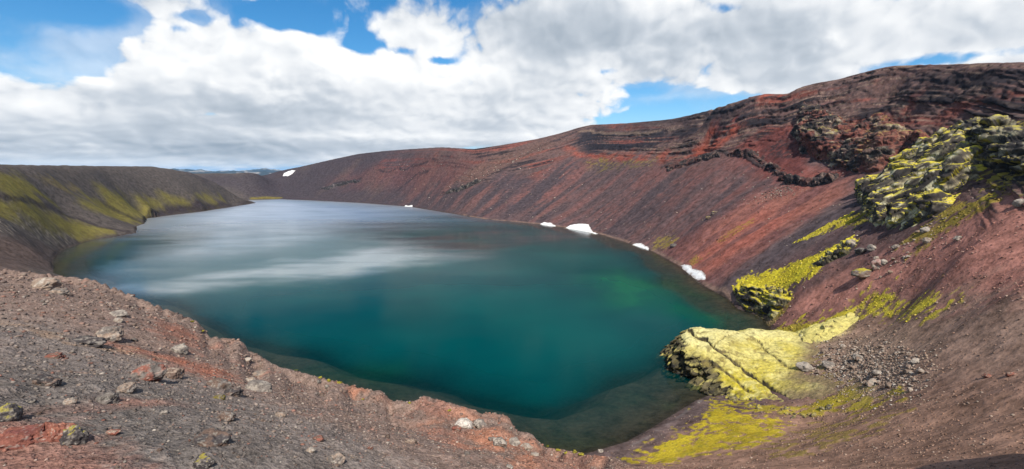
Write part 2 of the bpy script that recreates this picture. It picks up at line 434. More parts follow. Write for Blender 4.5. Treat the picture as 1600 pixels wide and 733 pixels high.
# keep the skylines where they stand: the rim in front, the crater rim, the left hill
def smooth1(x, n):
    k = np.hanning(n); k /= k.sum(); return np.convolve(np.pad(x, n // 2, mode='edge'), k, 'same')[n // 2:-(n // 2)]
def hold_line(line, d_of_az, dmin_f, dmax_f, wid, n):
    la = np.array([ray(u, v)[0] for u, v in line]); lt = np.array([ray(u, v)[1] for u, v in line])
    c0, c1 = np.searchsorted(AZ, [la[0], la[-1]]); ds = d_of_az(AZ[c0:c1])
    for it in range(3):
        rs = (Z[c0:c1] - EYE) / D[c0:c1]; ok_ = (D[c0:c1] > ds[:, None] * dmin_f) & (D[c0:c1] < ds[:, None] * dmax_f)
        sil = np.where(ok_, rs, -9).max(1); dl = smooth1(np.interp(AZ[c0:c1], la, lt) - sil, n)
        Z[c0:c1] += dl[:, None] * D[c0:c1] * np.exp(-((L[c0:c1] - np.log(ds)[:, None]) / wid) ** 2)
    print('line', float(np.abs(dl).max()) * FPX)
hold_line([(u, v) for u, v, d in EDGE], lambda a: np.interp(a, edge_az, edge_D), .6, 1.4, .35, 21)
_rl = [(u, ridge_v(u)) for u in np.arange(445, 1661, 8.0)]
hold_line(_rl, lambda a: np.interp(a, [ray(u, ridge_v(u))[0] for u, d in RD], [d for u, d in RD]), .7, 1.5, .10, 21)
_ll = list(spread([(u, v, d) for u, v, d in LEFT_SKY if u <= 300], 8.0))
hold_line([(u, v) for u, v, d in _ll], lambda a: np.interp(a, [ray(u, v)[0] for u, v, d in _ll], [d for u, v, d in _ll]), .7, 1.4, .08, 31)

# ---- fall lines: long streaks in the scree running downhill
GX, GY = np.arange(-900, 901, 6.0), np.arange(-60, 1700, 6.0)
gx, gy = np.meshgrid(GX, GY, indexing='ij')
gz = EYE + rise_at(np.arctan2(gx, gy), np.log(np.hypot(gx, gy) + 1)).reshape(gx.shape) * (np.hypot(gx, gy) + 1)
g1, g2 = np.gradient(gz, 6.0)
gl = np.hypot(g1, g2) + 1e-3
DNX, DNY = (-g1 / gl).astype(np.float32), (-g2 / gl).astype(np.float32)
def bil(F, x, y):
    fx = np.clip((x - GX[0]) / 6.0, 0, len(GX) - 1.01); fy = np.clip((y - GY[0]) / 6.0, 0, len(GY) - 1.01)
    i = fx.astype(np.int32); j = fy.astype(np.int32); u = fx - i; v = fy - j
    return (F[i, j] * (1 - u) + F[i + 1, j] * u) * (1 - v) + (F[i, j + 1] * (1 - u) + F[i + 1, j + 1] * u) * v
wall = (D > 55) & (D < 1600) & (np.abs(A) < .9) & (sd > -25)
def fall_noise(wl, step, n, seed):
    out = np.zeros(A.shape, np.float32)
    x = X[wall].copy(); y = Y[wall].copy(); acc = np.zeros(x.shape, np.float32)
    x0, y0 = x.copy(), y.copy()
    for k in range(n):
        acc += noise2(x / wl, y / wl, seed)
        x -= bil(DNX, x, y) * step; y -= bil(DNY, x, y) * step
    out[wall] = acc / math.sqrt(n) * 1.1
    return out
STK1 = fall_noise(2.0, 2.2, 14, 31)
STK2 = fall_noise(7.0, 7.0, 12, 32)
STK3 = fall_noise(24.0, 16.0, 8, 33)
print('streaks', time.time() - T0)
# ------------------------------------------------------------------ finding places on the ground
def col_index(a): return float(np.interp(a, AZ, np.arange(len(AZ))))
def ground_z(a, ln):
    i = col_index(a); j = float(np.interp(ln, LN, np.arange(len(LN))))
    i0 = min(int(i), len(AZ) - 2); j0 = min(int(j), len(LN) - 2); u, v = i - i0, j - j0
    return float((Z[i0, j0] * (1 - u) + Z[i0 + 1, j0] * u) * (1 - v) + (Z[i0, j0 + 1] * (1 - u) + Z[i0 + 1, j0 + 1] * u) * v)
EXPD = np.exp(LN)
def at(u, v, dmin=1.5, water=False):
    """the point of the ground that the sight line through (u, v) meets: heading, ln distance, height"""
    a, t = ray(u, v); i = col_index(a); i0 = min(int(i), len(AZ) - 2); f = i - i0
    zc = Z[i0] * (1 - f) + Z[i0 + 1] * f
    if water: zc = np.maximum(zc, 0)
    dlt = zc - (EYE + t * EXPD); j0 = np.searchsorted(EXPD, dmin)
    hit = np.nonzero(dlt[j0:] > 0)[0]
    if len(hit) == 0: return a, math.log(900.0), 60.0
    j = j0 + hit[0]
    if j > 0:
        k = dlt[j - 1] / (dlt[j - 1] - dlt[j] + 1e-9); k = min(max(k, 0), 1)
        ln = LN[j - 1] + k * (LN[j] - LN[j - 1]); z = zc[j - 1] + k * (zc[j] - zc[j - 1])
    else: ln, z = LN[j], zc[j]
    return a, float(ln), float(z)
def world(a, ln, z): D_ = math.exp(ln); return Vector((D_ * math.sin(a), D_ * math.cos(a), z))

WOB1 = fbm2(A * 28, L * 28, 41, 4); WOB2 = fbm2(A * 28 + 9, L * 28 - 4, 42, 4)
def plan(poly, step=24, dmin=1.5):
    """outline given in the photograph -> outline on the map (heading, ln distance)"""
    o = []
    for i in range(len(poly)):
        (u0, v0), (u1, v1) = poly[i], poly[(i + 1) % len(poly)]
        n = max(1, int(math.hypot(u1 - u0, v1 - v0) / step))
        for k in range(n):
            a, l, z = at(u0 + (u1 - u0) * k / n, v0 + (v1 - v0) * k / n, dmin); o.append((a, l))
    return o
def zone(poly, feather=.02, wob=.012, dmin=1.5, closed=True):
    """soft patch of ground, 0..1, with an uneven border"""
    P = plan(poly, dmin=dmin); pa = [p[0] for p in P]; pl = [p[1] for p in P]; m = feather + wob * 2 + .01
    i0, i1 = np.searchsorted(AZ, [min(pa) - m, max(pa) + m]); j0, j1 = np.searchsorted(LN, [min(pl) - m, max(pl) + m])
    o = np.zeros(A.shape, np.float32); s = (slice(i0, i1), slice(j0, j1))
    d, ins = seg_dist(A[s] + WOB1[s] * wob, L[s] + WOB2[s] * wob, P)
    o[s] = sstep(-feather, feather, np.where(ins, d, -d))
    return o
def trail(line, width, wob=.006, dmin=1.5):
    """soft line on the ground, 1 at its middle"""
    P = []
    for i in range(len(line) - 1):
        (u0, v0), (u1, v1) = line[i], line[i + 1]; n = max(1, int(math.hypot(u1 - u0, v1 - v0) / 16))
        for k in range(n + (i == len(line) - 2)):
            a, l, z = at(u0 + (u1 - u0) * k / n, v0 + (v1 - v0) * k / n, dmin); P.append((a, l))
    pa = [p[0] for p in P]; pl = [p[1] for p in P]; m = width * 2 + wob * 2
    i0, i1 = np.searchsorted(AZ, [min(pa) - m, max(pa) + m]); j0, j1 = np.searchsorted(LN, [min(pl) - m, max(pl) + m])
    o = np.zeros(A.shape, np.float32); s = (slice(i0, i1), slice(j0, j1))
    d, _ = seg_dist(A[s] + WOB1[s] * wob, L[s] + WOB2[s] * wob, P, closed=False)
    o[s] = 1 - sstep(width * .4, width, d)
    return o

# ------------------------------------------------------------------ what the ground is made of
DARK = (.047, .037, .042); BLACK = (.020, .018, .022); PURPLE = (.094, .060, .059); REDS = (.150, .064, .056); BRED = (.23, .052, .032)
BROWN = (.115, .066, .052); TAN = (.24, .16, .115); MOSS = (.50, .41, .035); OLIVE = (.15, .118, .022); PALE = (.52, .45, .13); GREY = (.125, .105, .096); ASH = (.098, .072, .071)
C = np.empty(A.shape + (3,), np.float32); C[:] = PURPLE
MO = np.zeros(A.shape, np.float32)
def paint(c, m, k=1.0):
    m = (m * k)[..., None]; C[:] = C * (1 - m) + np.array(c, np.float32) * m
def moss(m, c=MOSS, k=1.0):
    paint(c, m, k); np.maximum(MO, m * k, out=MO)
n_big = fbm2(X / 90, Y / 90, 51, 4); n_mid = fbm2(X / 22, Y / 22, 52, 4); n_sml = fbm2(X / 5, Y / 5, 53, 3)
# far slope ash dark with cloud shade put into its colour, right slope redder
paint(DARK, 1 - sstep(-.28, .02, A + .12 * n_big))
stk = (STK1 * .14 + STK2 * .42 + STK3 * 1.25) * (.55 + .9 * sstep(-.4, .5, n_mid + n_big)) + .35 * n_big
wallm = ((A > -.5) & (D > 150)).astype(np.float32)
paint(REDS, sstep(-.1, .7, stk) * sstep(-.20, .10, A) * wallm, .38)
paint(DARK, sstep(-.05, .9, -stk) * wallm, .55)
paint((.070, .052, .048), sstep(.0, .5, n_big + .4 * STK3) * wallm, .5)
paint((.062,.044,.045), zone([(860,225),(1000,240),(1120,250),(1060,330),(985,382),(900,356),(800,345),(700,332),(640,322),(437,310),(437,264),(560,238),(700,228),(800,224)], .06, .04, 300), .45)
# right wall, big areas
paint(DARK, zone([(437,262),(560,238),(700,228),(760,236),(720,300),(640,322),(437,312)], .03, .02, 500), .55)  # far slope darkened further, standing in for cloud shade
paint(REDS, zone([(600,300),(700,262),(800,250),(860,240),(900,250),(880,300),(760,335),(660,318)], .04, .03) * sstep(-.3, .6, stk), .45)
paint(REDS, zone([(870,235),(1000,252),(1150,240),(1200,290),(1110,335),(1000,385),(930,352),(800,338),(840,290)], .05, .03) * sstep(-.4, .9, stk), .5)
paint(DARK, zone([(690,318),(800,340),(850,340),(905,262),(860,255),(740,280)], .04, .03) * sstep(-.5, .5, -stk + .2), .75)
paint(DARK, zone([(1010,250),(1090,300),(980,372),(940,350),(985,300)], .04, .03) * sstep(-.4, .4, -stk), .55)
paint(REDS, zone([(1030,395),(1100,448),(1150,420),(1340,300),(1300,278),(1180,300),(1090,360)], .03, .02), .85)
paint((.215,.088,.066), zone([(1040,398),(1105,448),(1150,420),(1345,300),(1300,282),(1180,305),(1090,365)], .03, .02) * sstep(-.9, .4, stk), .75)
paint((.26,.080,.058), zone([(1060,400),(1110,440),(1250,330),(1180,330)], .03, .02) * sstep(-.4, .5, stk), .6)
paint(ASH, zone([(1128,462),(1150,428),(1250,350),(1350,288),(1420,235),(1470,215),(1440,260),(1340,310),(1310,360),(1200,415),(1170,440)], .03, .02), .9)
paint(DARK, zone([(1128,462),(1150,428),(1250,350),(1350,288),(1420,235),(1440,260),(1310,350),(1200,415)], .03, .02) * sstep(0, .6, -stk), .6)
# right bowl
paint((.31,.140,.108), zone([(1200,512),(1250,462),(1330,420),(1420,390),(1600,285),(1720,285),(1720,480),(1600,478),(1480,470),(1400,455),(1330,478),(1250,505)], .04, .03), .95)
paint((.255,.155,.110), zone([(1270,520),(1400,488),(1500,470),(1600,470),(1720,470),(1720,600),(1600,600),(1400,610),(1320,610),(1280,570)], .06, .04), .85)
paint((.225,.150,.115), zone([(1440,500),(1600,470),(1720,470),(1720,560),(1500,570)], .06, .05), .6)
paint((.235,.138,.097), zone([(960,733),(1060,680),(1200,640),(1320,600),(1600,590),(1720,600),(1720,800),(940,800)], .06, .05, dmin=28), .95)
paint((.110,.078,.072), zone([(915,712),(1000,676),(1108,612),(1140,618),(1100,650),(1000,710),(940,735)], .03, .015, dmin=28), .9)
paint((.13,.12,.115), trail([(1105,618),(1060,652),(1000,690),(940,716)], .006, .004, dmin=28) * sstep(-.2, .5, n_sml), .45)
wet = sstep(2.2, .2, sd + n_sml) * sstep(-3, -1, sd)
# strata under the skyline
zr = np.zeros(len(AZ)); 
_ru = np.arange(437, 1681, 9.0); _ra = np.array([ray(u, ridge_v(u))[0] for u in _ru]); _rD = np.array([math.exp(float(np.interp(u, [p[0] for p in RD], [math.log(p[1]) for p in RD]))) for u in _ru])
_rz = np.array([EYE + ray(u, ridge_v(u))[1] * d for u, d in zip(_ru, _rD)])
ZR = np.interp(AZ, _ra, _rz)[:, None]; DR = np.interp(AZ, _ra, _rD)[:, None]
hb = ZR - Z + 1.6 * fbm2(A * 9, L * 2, 61, 3)                      # metres below the skyline
alongw = A * 420.0
cliff = sstep(-.27, -.05, A) * (D < DR * 1.02) * (D > 150) * sstep(64, 46, hb + 14 * fbm2(A * 14, L * 2, 62, 3)) * (A < 1.1)
hw = hb + 1.1 * fbm2(alongw / 16, hb / 8, 661, 3) + .45 * fbm2(alongw / 4.5, hb / 3, 662, 3)
lay = .6 * noise2(alongw / 70, hw / 3.3, 63) + .45 * noise2(alongw / 34 + 5, hw / 1.4, 64) + .25 * noise2(alongw / 90, hw / 9, 65)
patch = sstep(-.30, .12, fbm2(alongw / 60 + 7, hb / 20, 663, 3))
crumb = n_sml + .6 * noise2(alongw / 2.4, hw / 1.1, 664)
step_ = sstep(-.25, .25, lay + .18 * crumb) * patch + .5 * (1 - patch)
rough_c = sstep(.02, .30, A) * .8 + .2
paint((.105,.064,.056), cliff, .6)
paint((.17,.05,.037), cliff * sstep(.1, .5, fbm2(alongw / 60 + 3, hb / 12, 66, 3)), .7)
paint((.019,.017,.020), cliff * sstep(.05, .16, lay + .07 * crumb) * patch, .97)
paint((.06,.042,.042), cliff * sstep(.1, .6, crumb) * (1 - patch), .6)
paint((.20,.14,.105), cliff * sstep(.18, .5, noise2(alongw / 18, hw / 1.2, 67) + .2 * crumb) * sstep(.05, .3, A), .7)
paint((.09,.058,.052), cliff * sstep(.1, .5, STK1 * .5 + STK2 * .6) * (1 - .5 * patch), .6)
# named bands
paint((.022,.02,.025), zone([(905,206),(930,205),(1060,203),(1130,188),(1180,168),(1180,182),(1120,205),(1080,212),(980,236),(925,240),(900,226)], .010, .010) * sstep(-.35, -.05, lay + .1), .95)
paint((.036,.028,.031), zone([(880,205),(960,196),(1100,178),(1175,155),(1175,165),(1080,192),(960,204)], .012, .01), .7)
paint((.15,.105,.08), trail([(905,205),(945,208),(1000,210),(1030,206)], .004, .004), .6)
paint(BRED, zone([(1090,232),(1110,200),(1150,192),(1160,205),(1140,225),(1110,240),(1050,250),(1000,252),(900,245),(880,225),(905,238),(960,242),(1030,240)], .012, .015) * sstep(-.4, .2, n_mid + .15 + .5 * lay), .72)
paint(BRED, zone([(1250,290),(1260,262),(1300,268),(1345,255),(1340,265),(1300,280)], .02, .01), .55)
paint(BRED, zone([(1180,150),(1225,148),(1225,158),(1190,164)], .01, .01) * sstep(-.1, .3, n_mid + .1), .8)
paint(BRED, zone([(1330,150),(1370,140),(1440,160),(1430,170),(1340,160)], .012, .012) * sstep(-.1, .4, n_mid), .7)
paint(BRED, zone([(1455,180),(1520,160),(1530,165),(1470,188)], .012, .012), .55)
paint((.15,.042,.034), zone([(1150,230),(1190,205),(1240,200),(1260,240),(1250,290),(1200,275),(1160,255)], .02, .015), .8)
paint(OLIVE, zone([(915,252),(950,246),(960,254),(1010,250),(1025,243),(1020,258),(960,264),(920,262)], .01, .012) * sstep(-.1, .4, n_sml), .7)
paint(BRED, zone([(585,268),(600,250),(640,248),(700,250),(695,256),(640,263),(600,270)], .012, .015) * sstep(-.2, .5, lay + .4 * n_mid), .35)
paint((.12,.045,.04), zone([(520,280),(600,262),(700,255),(760,250),(700,285),(600,290)], .03, .02), .45)
for ln_, w_ in (([(500,294),(530,286),(563,281)],.004), ([(590,268),(640,263),(680,252)],.003), ([(690,302),(720,295),(750,282),(800,258)],.006), ([(755,265),(800,252),(860,222),(900,206)],.006),
                ([(780,266),(810,259)],.004), ([(620,298),(650,275),(670,268)],.004), ([(1080,180),(1140,170),(1180,155)],.004)):
    paint(BLACK, trail(ln_, w_, .006) * sstep(-.5, .1, n_sml), .8)
paint(BROWN, zone([(700,290),(760,250),(850,222),(870,225),(800,255),(740,285)], .02, .015), .5)
STR = sstep(-.16, .06, lay + .12 * crumb)
for pg, kk in (([(1395,128),(1440,117),(1500,112),(1610,104),(1640,104),(1640,132),(1540,142),(1500,152),(1440,146),(1400,142)], .95), ([(1325,168),(1345,156),(1380,155),(1442,170),(1432,180),(1350,180)], .85),
               ([(1468,198),(1520,165),(1560,146),(1585,130),(1600,135),(1560,165),(1505,192)], .9), ([(1155,192),(1180,166),(1225,160),(1255,166),(1232,188),(1180,216)], .8),  # first outline on this line is a slanting shadow painted dark
               ([(1185,200),(1250,178),(1258,188),(1200,215)], .7), ([(1540,160),(1640,140),(1640,178),(1560,180)], .8), ([(1250,150),(1330,128),(1390,112),(1380,128),(1290,150)], .5), ([(1430,240),(1400,236),(1440,220),(1490,205),(1480,216)], .8)):
    paint((.022,.019,.022), zone(pg, .010, .010) * STR, kk)
paint((.085,.032,.030), zone([(1178,225),(1215,206),(1248,208),(1262,250),(1240,276),(1195,258)], .012, .010), .7)  # alcove beside the crag, its shade put into the ground colour
paint((.026,.022,.024), zone([(1195,232),(1222,212),(1240,220),(1236,250),(1212,248)], .010, .012) * sstep(-.3, .3, crumb + n_mid), .8)  # black patches deepening the painted alcove shade
# cast-iron ledges low in the wall
ledge = trail([(1035,262),(1080,250),(1120,238),(1150,238),(1175,250),(1195,262)], .005, .004)
paint((.045,.036,.036), ledge, .9)
# moss on the right
fr = (.60 * STK1 + .5 * STK2 + .6 * n_sml + .7 * noise2(X / 1.3, Y / 1.3, 531))
def fringe(poly, fe=.03, wo=.012, lo=-.3, hi=.25, dmin=28):
    m = zone(poly, fe, wo, dmin); return sstep(lo, hi, (m - .5) * 1.7 + fr * 1.25) * (m > .01)
moss(fringe([(1150,447),(1172,432),(1215,420),(1262,402),(1325,376),(1332,386),(1290,408),(1272,430),(1222,448),(1165,458)], .012, .006))
moss(fringe([(1240,380),(1270,362),(1330,332),(1335,345),(1290,365)], .006, .006, .1, .5), k=.8)
moss(fringe([(1320,345),(1345,330),(1360,345),(1330,360)], .012, .006, .1, .5), (.2,.17,.02), k=.8)
moss(fringe([(1240,515),(1262,503),(1300,494),(1335,472),(1375,458),(1400,462),(1440,468),(1492,478),(1445,500),(1400,496),(1340,487),(1300,515)], .025, .02, -.1, .6), k=.85)
moss(fringe([(1205,515),(1250,500),(1300,500),(1300,520),(1250,530)], .012, .01, -.1, .5), (.33,.27,.02), k=.7)
moss(fringe([(1020,375),(1050,365),(1060,372),(1040,392),(1022,392)], .012, .012, .2, 1.1), (.26,.2,.03), k=.55)
moss(fringe([(1070,412),(1095,396),(1100,402),(1080,416)], .012, .012, .2, 1.0), (.28,.22,.03), k=.5)
moss(fringe([(1120,372),(1180,338),(1185,345),(1125,380)], .010, .012, .3, 1.2), (.30,.22,.03), k=.45)
moss(fringe([(965,722),(1040,690),(1085,668),(1115,628),(1150,640),(1200,652),(1226,680),(1180,700),(1110,706),(1030,728)], .04, .03, -.15, .65), (.40,.31,.016), k=.85)
moss(fringe([(1120,620),(1180,632),(1240,640),(1310,618),(1400,610),(1390,640),(1290,652),(1200,650)], .03, .03, .05, .8), (.34,.27,.018), k=.75)
moss(fringe([(1180,700),(1280,650),(1420,640),(1380,690),(1200,720)], .05, .05, .55, 1.2), (.22,.17,.02), k=.5)
moss(fringe([(1270,545),(1300,590),(1370,600),(1390,625),(1330,640),(1290,640)], .03, .03, .0, .7), (.32,.26,.02), k=.6)
moss(fringe([(1480,250),(1530,215),(1600,185),(1720,170),(1720,290),(1600,285),(1560,300)], .04, .03, .2, .9), (.25,.20,.03), k=.7)
moss(fringe([(1150,445),(1180,480),(1200,510),(1215,505),(1240,460)], .01, .01, .0, .6), (.32,.27,.02), k=.6)
moss(fringe([(1380,395),(1470,330),(1570,290),(1600,285),(1560,320),(1440,390)], .02, .02, .45, 1.0), (.28,.22,.02), k=.6)
paint((.40,.33,.12), zone([(1200,520),(1240,526),(1300,512),(1330,492),(1340,500),(1310,530),(1262,545)], .012, .008, dmin=28), .85)
paint((.235,.165,.12), zone([(1275,535),(1320,515),(1400,520),(1440,555),(1430,600),(1380,620),(1310,605)], .05, .03, dmin=28), .75)
# left hill, some cloud shade put into its ground colour
hill = ((A < -.47) & (D > 250)).astype(np.float32) * sstep(-.46, -.50, A + .0 * n_big)
paint((.080,.066,.058), hill, .9)
olv = (.18,.148,.04)
def hfr(poly, lo=-.7, hi=.9, k=.8, c=olv, fe=.02, wo=.012):
    m = zone(poly, fe, wo, 200); moss(sstep(lo, hi, (m - .5) * 2.0 + .8 * n_mid + .12 * STK1 + .2 * STK2 + .5 * n_big) * (m > .01), c, k)
hfr([(-40,272),(30,272),(55,290),(85,318),(55,315),(-40,302)])
hfr([(-40,306),(40,310),(80,330),(130,348),(186,358),(184,367),(130,376),(60,352),(-40,330)])
hfr([(110,312),(165,308),(235,316),(300,306),(345,308),(352,315),(300,320),(240,323),(222,340),(205,350),(190,345),(140,330)], k=.8)
hfr([(30,262),(90,275),(170,305),(120,310),(60,290)], .3, 1.2, k=.5, c=(.17,.125,.05))
paint((.040,.030,.033), zone([(232,328),(262,322),(352,317),(400,317.5),(350,323),(312,330),(250,337),(228,346)], .004, .004, 200), .9)  # steep dark bank, its shade painted in with it
paint((.036,.028,.03), trail([(-30,303),(40,312),(75,322),(110,340),(160,355),(205,362)], .006, .006, 200), .7)
paint((.036,.028,.03), trail([(165,320),(195,335),(215,345)], .006, .006, 200), .7)
paint((.20,.165,.13), zone([(-40,335),(30,340),(90,358),(150,372),(100,384),(60,372),(-40,360)], .012, .012, 200) * sstep(.0, .5, noise2(X / 2.6, Y / 2.6, 71)), .8)
paint((.085,.055,.046), zone([(-40,365),(30,372),(80,388),(80,410),(40,430),(-40,430)], .02, .012, 200), .6)
# far saddle, cloud shade put into its dark tone
paint((.046,.037,.042), zone([(290,273),(430,272),(500,262),(500,310),(437,311),(395,312),(350,292)], .02, .01, 900), .8)
moss(trail([(395,310),(420,309.5),(437,309.5)], .006, .003, 900), (.2,.16,.03), .6)
# rim in front
nf = fbm2(X / 3.2, Y / 3.2, 81, 4); nf2 = fbm2(X / .8, Y / .8, 82, 4)
f1 = fore
paint((.172,.122,.104), f1, .96)
paint((.155,.130,.120), f1 * zone([(-80,500),(0,492),(120,520),(230,560),(330,598),(430,630),(560,680),(640,720),(700,760),(0,760),(-80,700)], .08, .06), .9)
paint((.088,.078,.074), f1 * zone([(-80,580),(60,570),(180,590),(300,620),(420,680),(520,733),(520,780),(100,780),(0,640),(-80,630)], .15, .1), .75)
paint((.185,.092,.072), f1 * zone([(-80,660),(0,645),(90,668),(180,708),(230,745),(-80,780)], .06, .05), .85)
paint((.27,.092,.056), f1 * (zone([(175,535),(230,548),(330,572),(365,590),(340,596),(270,570),(200,548)], .04, .04) * .7 + zone([(250,500),(300,518),(310,535),(285,540),(255,520)], .04, .05) * .6))
paint((.31,.125,.072), f1 * (zone([(540,596),(600,612),(590,626),(545,612)], .04, .05) + zone([(660,655),(740,640),(860,700),(960,728),(940,760),(800,735),(720,690)], .1, .08)) * sstep(-.5, .3, nf2), .72)
paint((.25,.165,.11), f1 * (trail([(0,502),(60,515),(120,530),(200,552)], .05, .05)) * sstep(-.2, .3, nf2), .6)
paint((.30,.105,.065), f1 * sstep(.36, .62, nf), .3)
paint((.065,.055,.055), f1 * sstep(.15, .5, nf2) * sstep(-.2, .2, -nf), .5)
C *= (1 + .16 * nf2 * f1)[..., None]
C *= 1 + f1[..., None] * np.array([.20, .19, .14], np.float32)
C *= (1 + .13 * n_sml * far + .10 * STK2 * wallm)[..., None]
# below the water: brown shelf, green growth
und = sstep(.5, -1.5, sd)
paint((.085,.062,.05), und, .9)
paint((.05,.06,.035), und * sstep(.0, .5, n_mid + .05), .5)
paint((.05,.038,.034), wet, .75)
C[:] = np.clip(C, .008, .8)
paint((.20,.13,.10), sstep(0, .6, sd) * sstep(3.2, 1.4, sd + .8 * n_sml) * (A > -.1) * (D > 150) * sstep(-.3, .3, n_mid + .3), .6)
# ledges stand out of the wall
gsx = bil(DNX, X, Y); gsy = bil(DNY, X, Y)
push = cliff * (step_ - .5) * (2.2 * rough_c) + cliff * rough_c * (1.0 * noise2(alongw / 9, hb / 5, 68) + .9 * noise2(alongw / 3.0, hb / 2.0, 69)) + ledge * 1.0
push += (.03 * STK1 + .12 * STK2) * wallm
XO = X + gsx * push; YO = Y + gsy * push; ZO = Z + ledge * .4 + MO * far * (.18 + .12 * n_sml)
print('paint', time.time() - T0)

def grid_mesh(name, X, Y, Z, wrap=False, keep=None):
    na, nl = X.shape
    me = bpy.data.meshes.new(name); me.vertices.add(na * nl)
    me.vertices.foreach_set('co', np.stack([X, Y, Z], -1).astype(np.float32).ravel())
    i = np.arange(na if wrap else na - 1); j = np.arange(nl - 1); I, J = np.meshgrid(i, j, indexing='ij'); I2 = (I + 1) % na
    q = np.stack([I2 * nl + J, I2 * nl + J + 1, I * nl + J + 1, I * nl + J], -1).reshape(-1, 4)
    if keep is not None: q = q[keep.reshape(-1)]
    me.loops.add(q.size); me.loops.foreach_set('vertex_index', q.ravel().astype(np.int32))
    me.polygons.add(len(q)); me.polygons.foreach_set('loop_start', np.arange(0, q.size, 4, dtype=np.int32))
    me.update(calc_edges=True)
    me.polygons.foreach_set('use_smooth', np.ones(len(q), bool))
    return me
def put_attr(me, name, arr, vec=False):
    if vec:
        c = np.concatenate([arr.reshape(-1, 3), np.ones((arr.size // 3, 1))], 1).astype(np.float32)
        at_ = me.attributes.new(name, 'FLOAT_COLOR', 'POINT'); at_.data.foreach_set('color', c.ravel())
    else:
        at_ = me.attributes.new(name, 'FLOAT', 'POINT'); at_.data.foreach_set('value', arr.astype(np.float32).ravel())
def link(name, me, mat=None, parent=None, **props):
    o = bpy.data.objects.new(name, me); COL.objects.link(o)
    if mat: me.materials.append(mat)
    if parent: o.parent = parent
    for k, v in props.items(): o[k] = v
    return o
def new_mat(name):
    m = bpy.data.materials.new(name); m.use_nodes = True; g = NT(m.node_tree)
    return m, g, g.new('ShaderNodeOutputMaterial')

def ground_material():
    m, g, out = new_mat('volcanic_ground')
    b = g.new('ShaderNodeBsdfPrincipled'); g.l.new(b.outputs[0], out.inputs[0])
    P = g.new('ShaderNodeNewGeometry').outputs['Position']
    dist = g.vmath('LENGTH', g.vmath('MULTIPLY', P, (1, 1, 0)))
    farm = g.rng(dist, 24, 60)
    base = g.attr('base').outputs['Color']; mo = g.attr('moss').outputs['Fac']
    n1 = g.noise(P, 26, 3, .62); n2 = g.noise(P, 6.5, 4, .6); n3 = g.noise(P, .8, 4, .62); n4 = g.noise(P, .23, 3, .6)
    fine = g.mix(farm, g.mix(.5, n1, n2), g.mix(.55, n3, n4))
    k = g.rng(fine, .32, .68, .40, 1.62, False)
    col = g.mix(1.0, base, g.comb(k, k, k), 'MULTIPLY')
    pb = g.new('ShaderNodeTexVoronoi'); g.put(pb.inputs['Vector'], P); pb.inputs['Scale'].default_value = 9.0
    pv = g._sep(pb.outputs['Color'])[0]
    stone = g.math('MULTIPLY', g.rng(pv, .80, .86), g.math('SUBTRACT', 1, farm))
    stone = g.math('MULTIPLY', stone, g.rng(pb.outputs['Distance'], .34, .22))
    col = g.mix(g.math('MULTIPLY', stone, .6), col, (.27, .22, .19))
    # moss has its own tufted look
    mt = g.noise(P, 2.2, 4, .7); mk = g.rng(mt, .3, .7, .55, 1.35, False)
    ml = g.noise(P, .16, 5, .6)
    tint = g.mix(g.rng(ml, .40, .62), (.72, .70, .75), (1.08, 1.08, 1.0))
    mcol = g.mix(1.0, g.mix(1.0, base, tint, 'MULTIPLY'), g.comb(mk, mk, g.math('MULTIPLY', mk, .9)), 'MULTIPLY')
    mcol = g.mix(g.math('MULTIPLY', g.rng(g.noise(P, .45, 4, .6), .5, .66), .5), mcol, (.17, .17, .03))
    hole = g.rng(g.noise(P, .9, 5, .7), .56, .66); mcol = g.mix(g.math('MULTIPLY', hole, .55), mcol, (.075, .055, .035))
    col = g.mix(mo, col, mcol)
    g.l.new(col, b.inputs['Base Color'])
    b.inputs['Roughness'].default_value = 1.0; b.inputs['Specular IOR Level'].default_value = .03
    h = g.math('ADD', g.math('MULTIPLY', n2, .075), g.math('MULTIPLY', n1, .03))
    h = g.mix(farm, h, g.math('ADD', g.math('MULTIPLY', n3, .34), g.math('MULTIPLY', n4, .45)))
    bp = g.new('ShaderNodeBump'); bp.inputs['Strength'].default_value = .75; bp.inputs['Distance'].default_value = 1.0
    g.l.new(h, bp.inputs['Height']); g.l.new(bp.outputs[0], b.inputs['Normal'])
    return m
M_GROUND = ground_material()
me = grid_mesh('terrain', XO, YO, ZO, True)
put_attr(me, 'base', C, True); put_attr(me, 'moss', MO)
# close the small hole under the camera
_k = len(AZ); _nl = len(LN)
TERRAIN = link('terrain', me, M_GROUND, kind='structure')
bmx = bmesh.new(); c0 = bmx.verts.new((0, 0, 58.3))
_rim = [bmx.verts.new((float(XO[i, 0]) * 1.12, float(YO[i, 0]) * 1.12, float(ZO[i, 0]) - .03)) for i in range(0, _k, 12)]
for i in range(len(_rim)): bmx.faces.new((c0, _rim[(i + 1) % len(_rim)], _rim[i]))
me2 = bpy.data.meshes.new('ground_underfoot'); bmx.to_mesh(me2); bmx.free()
put_attr(me2, 'base', np.tile(np.array([[.11, .09, .08]]), (len(me2.vertices), 1)), True); put_attr(me2, 'moss', np.zeros(len(me2.vertices)))
link('ground', me2, M_GROUND, kind='structure')

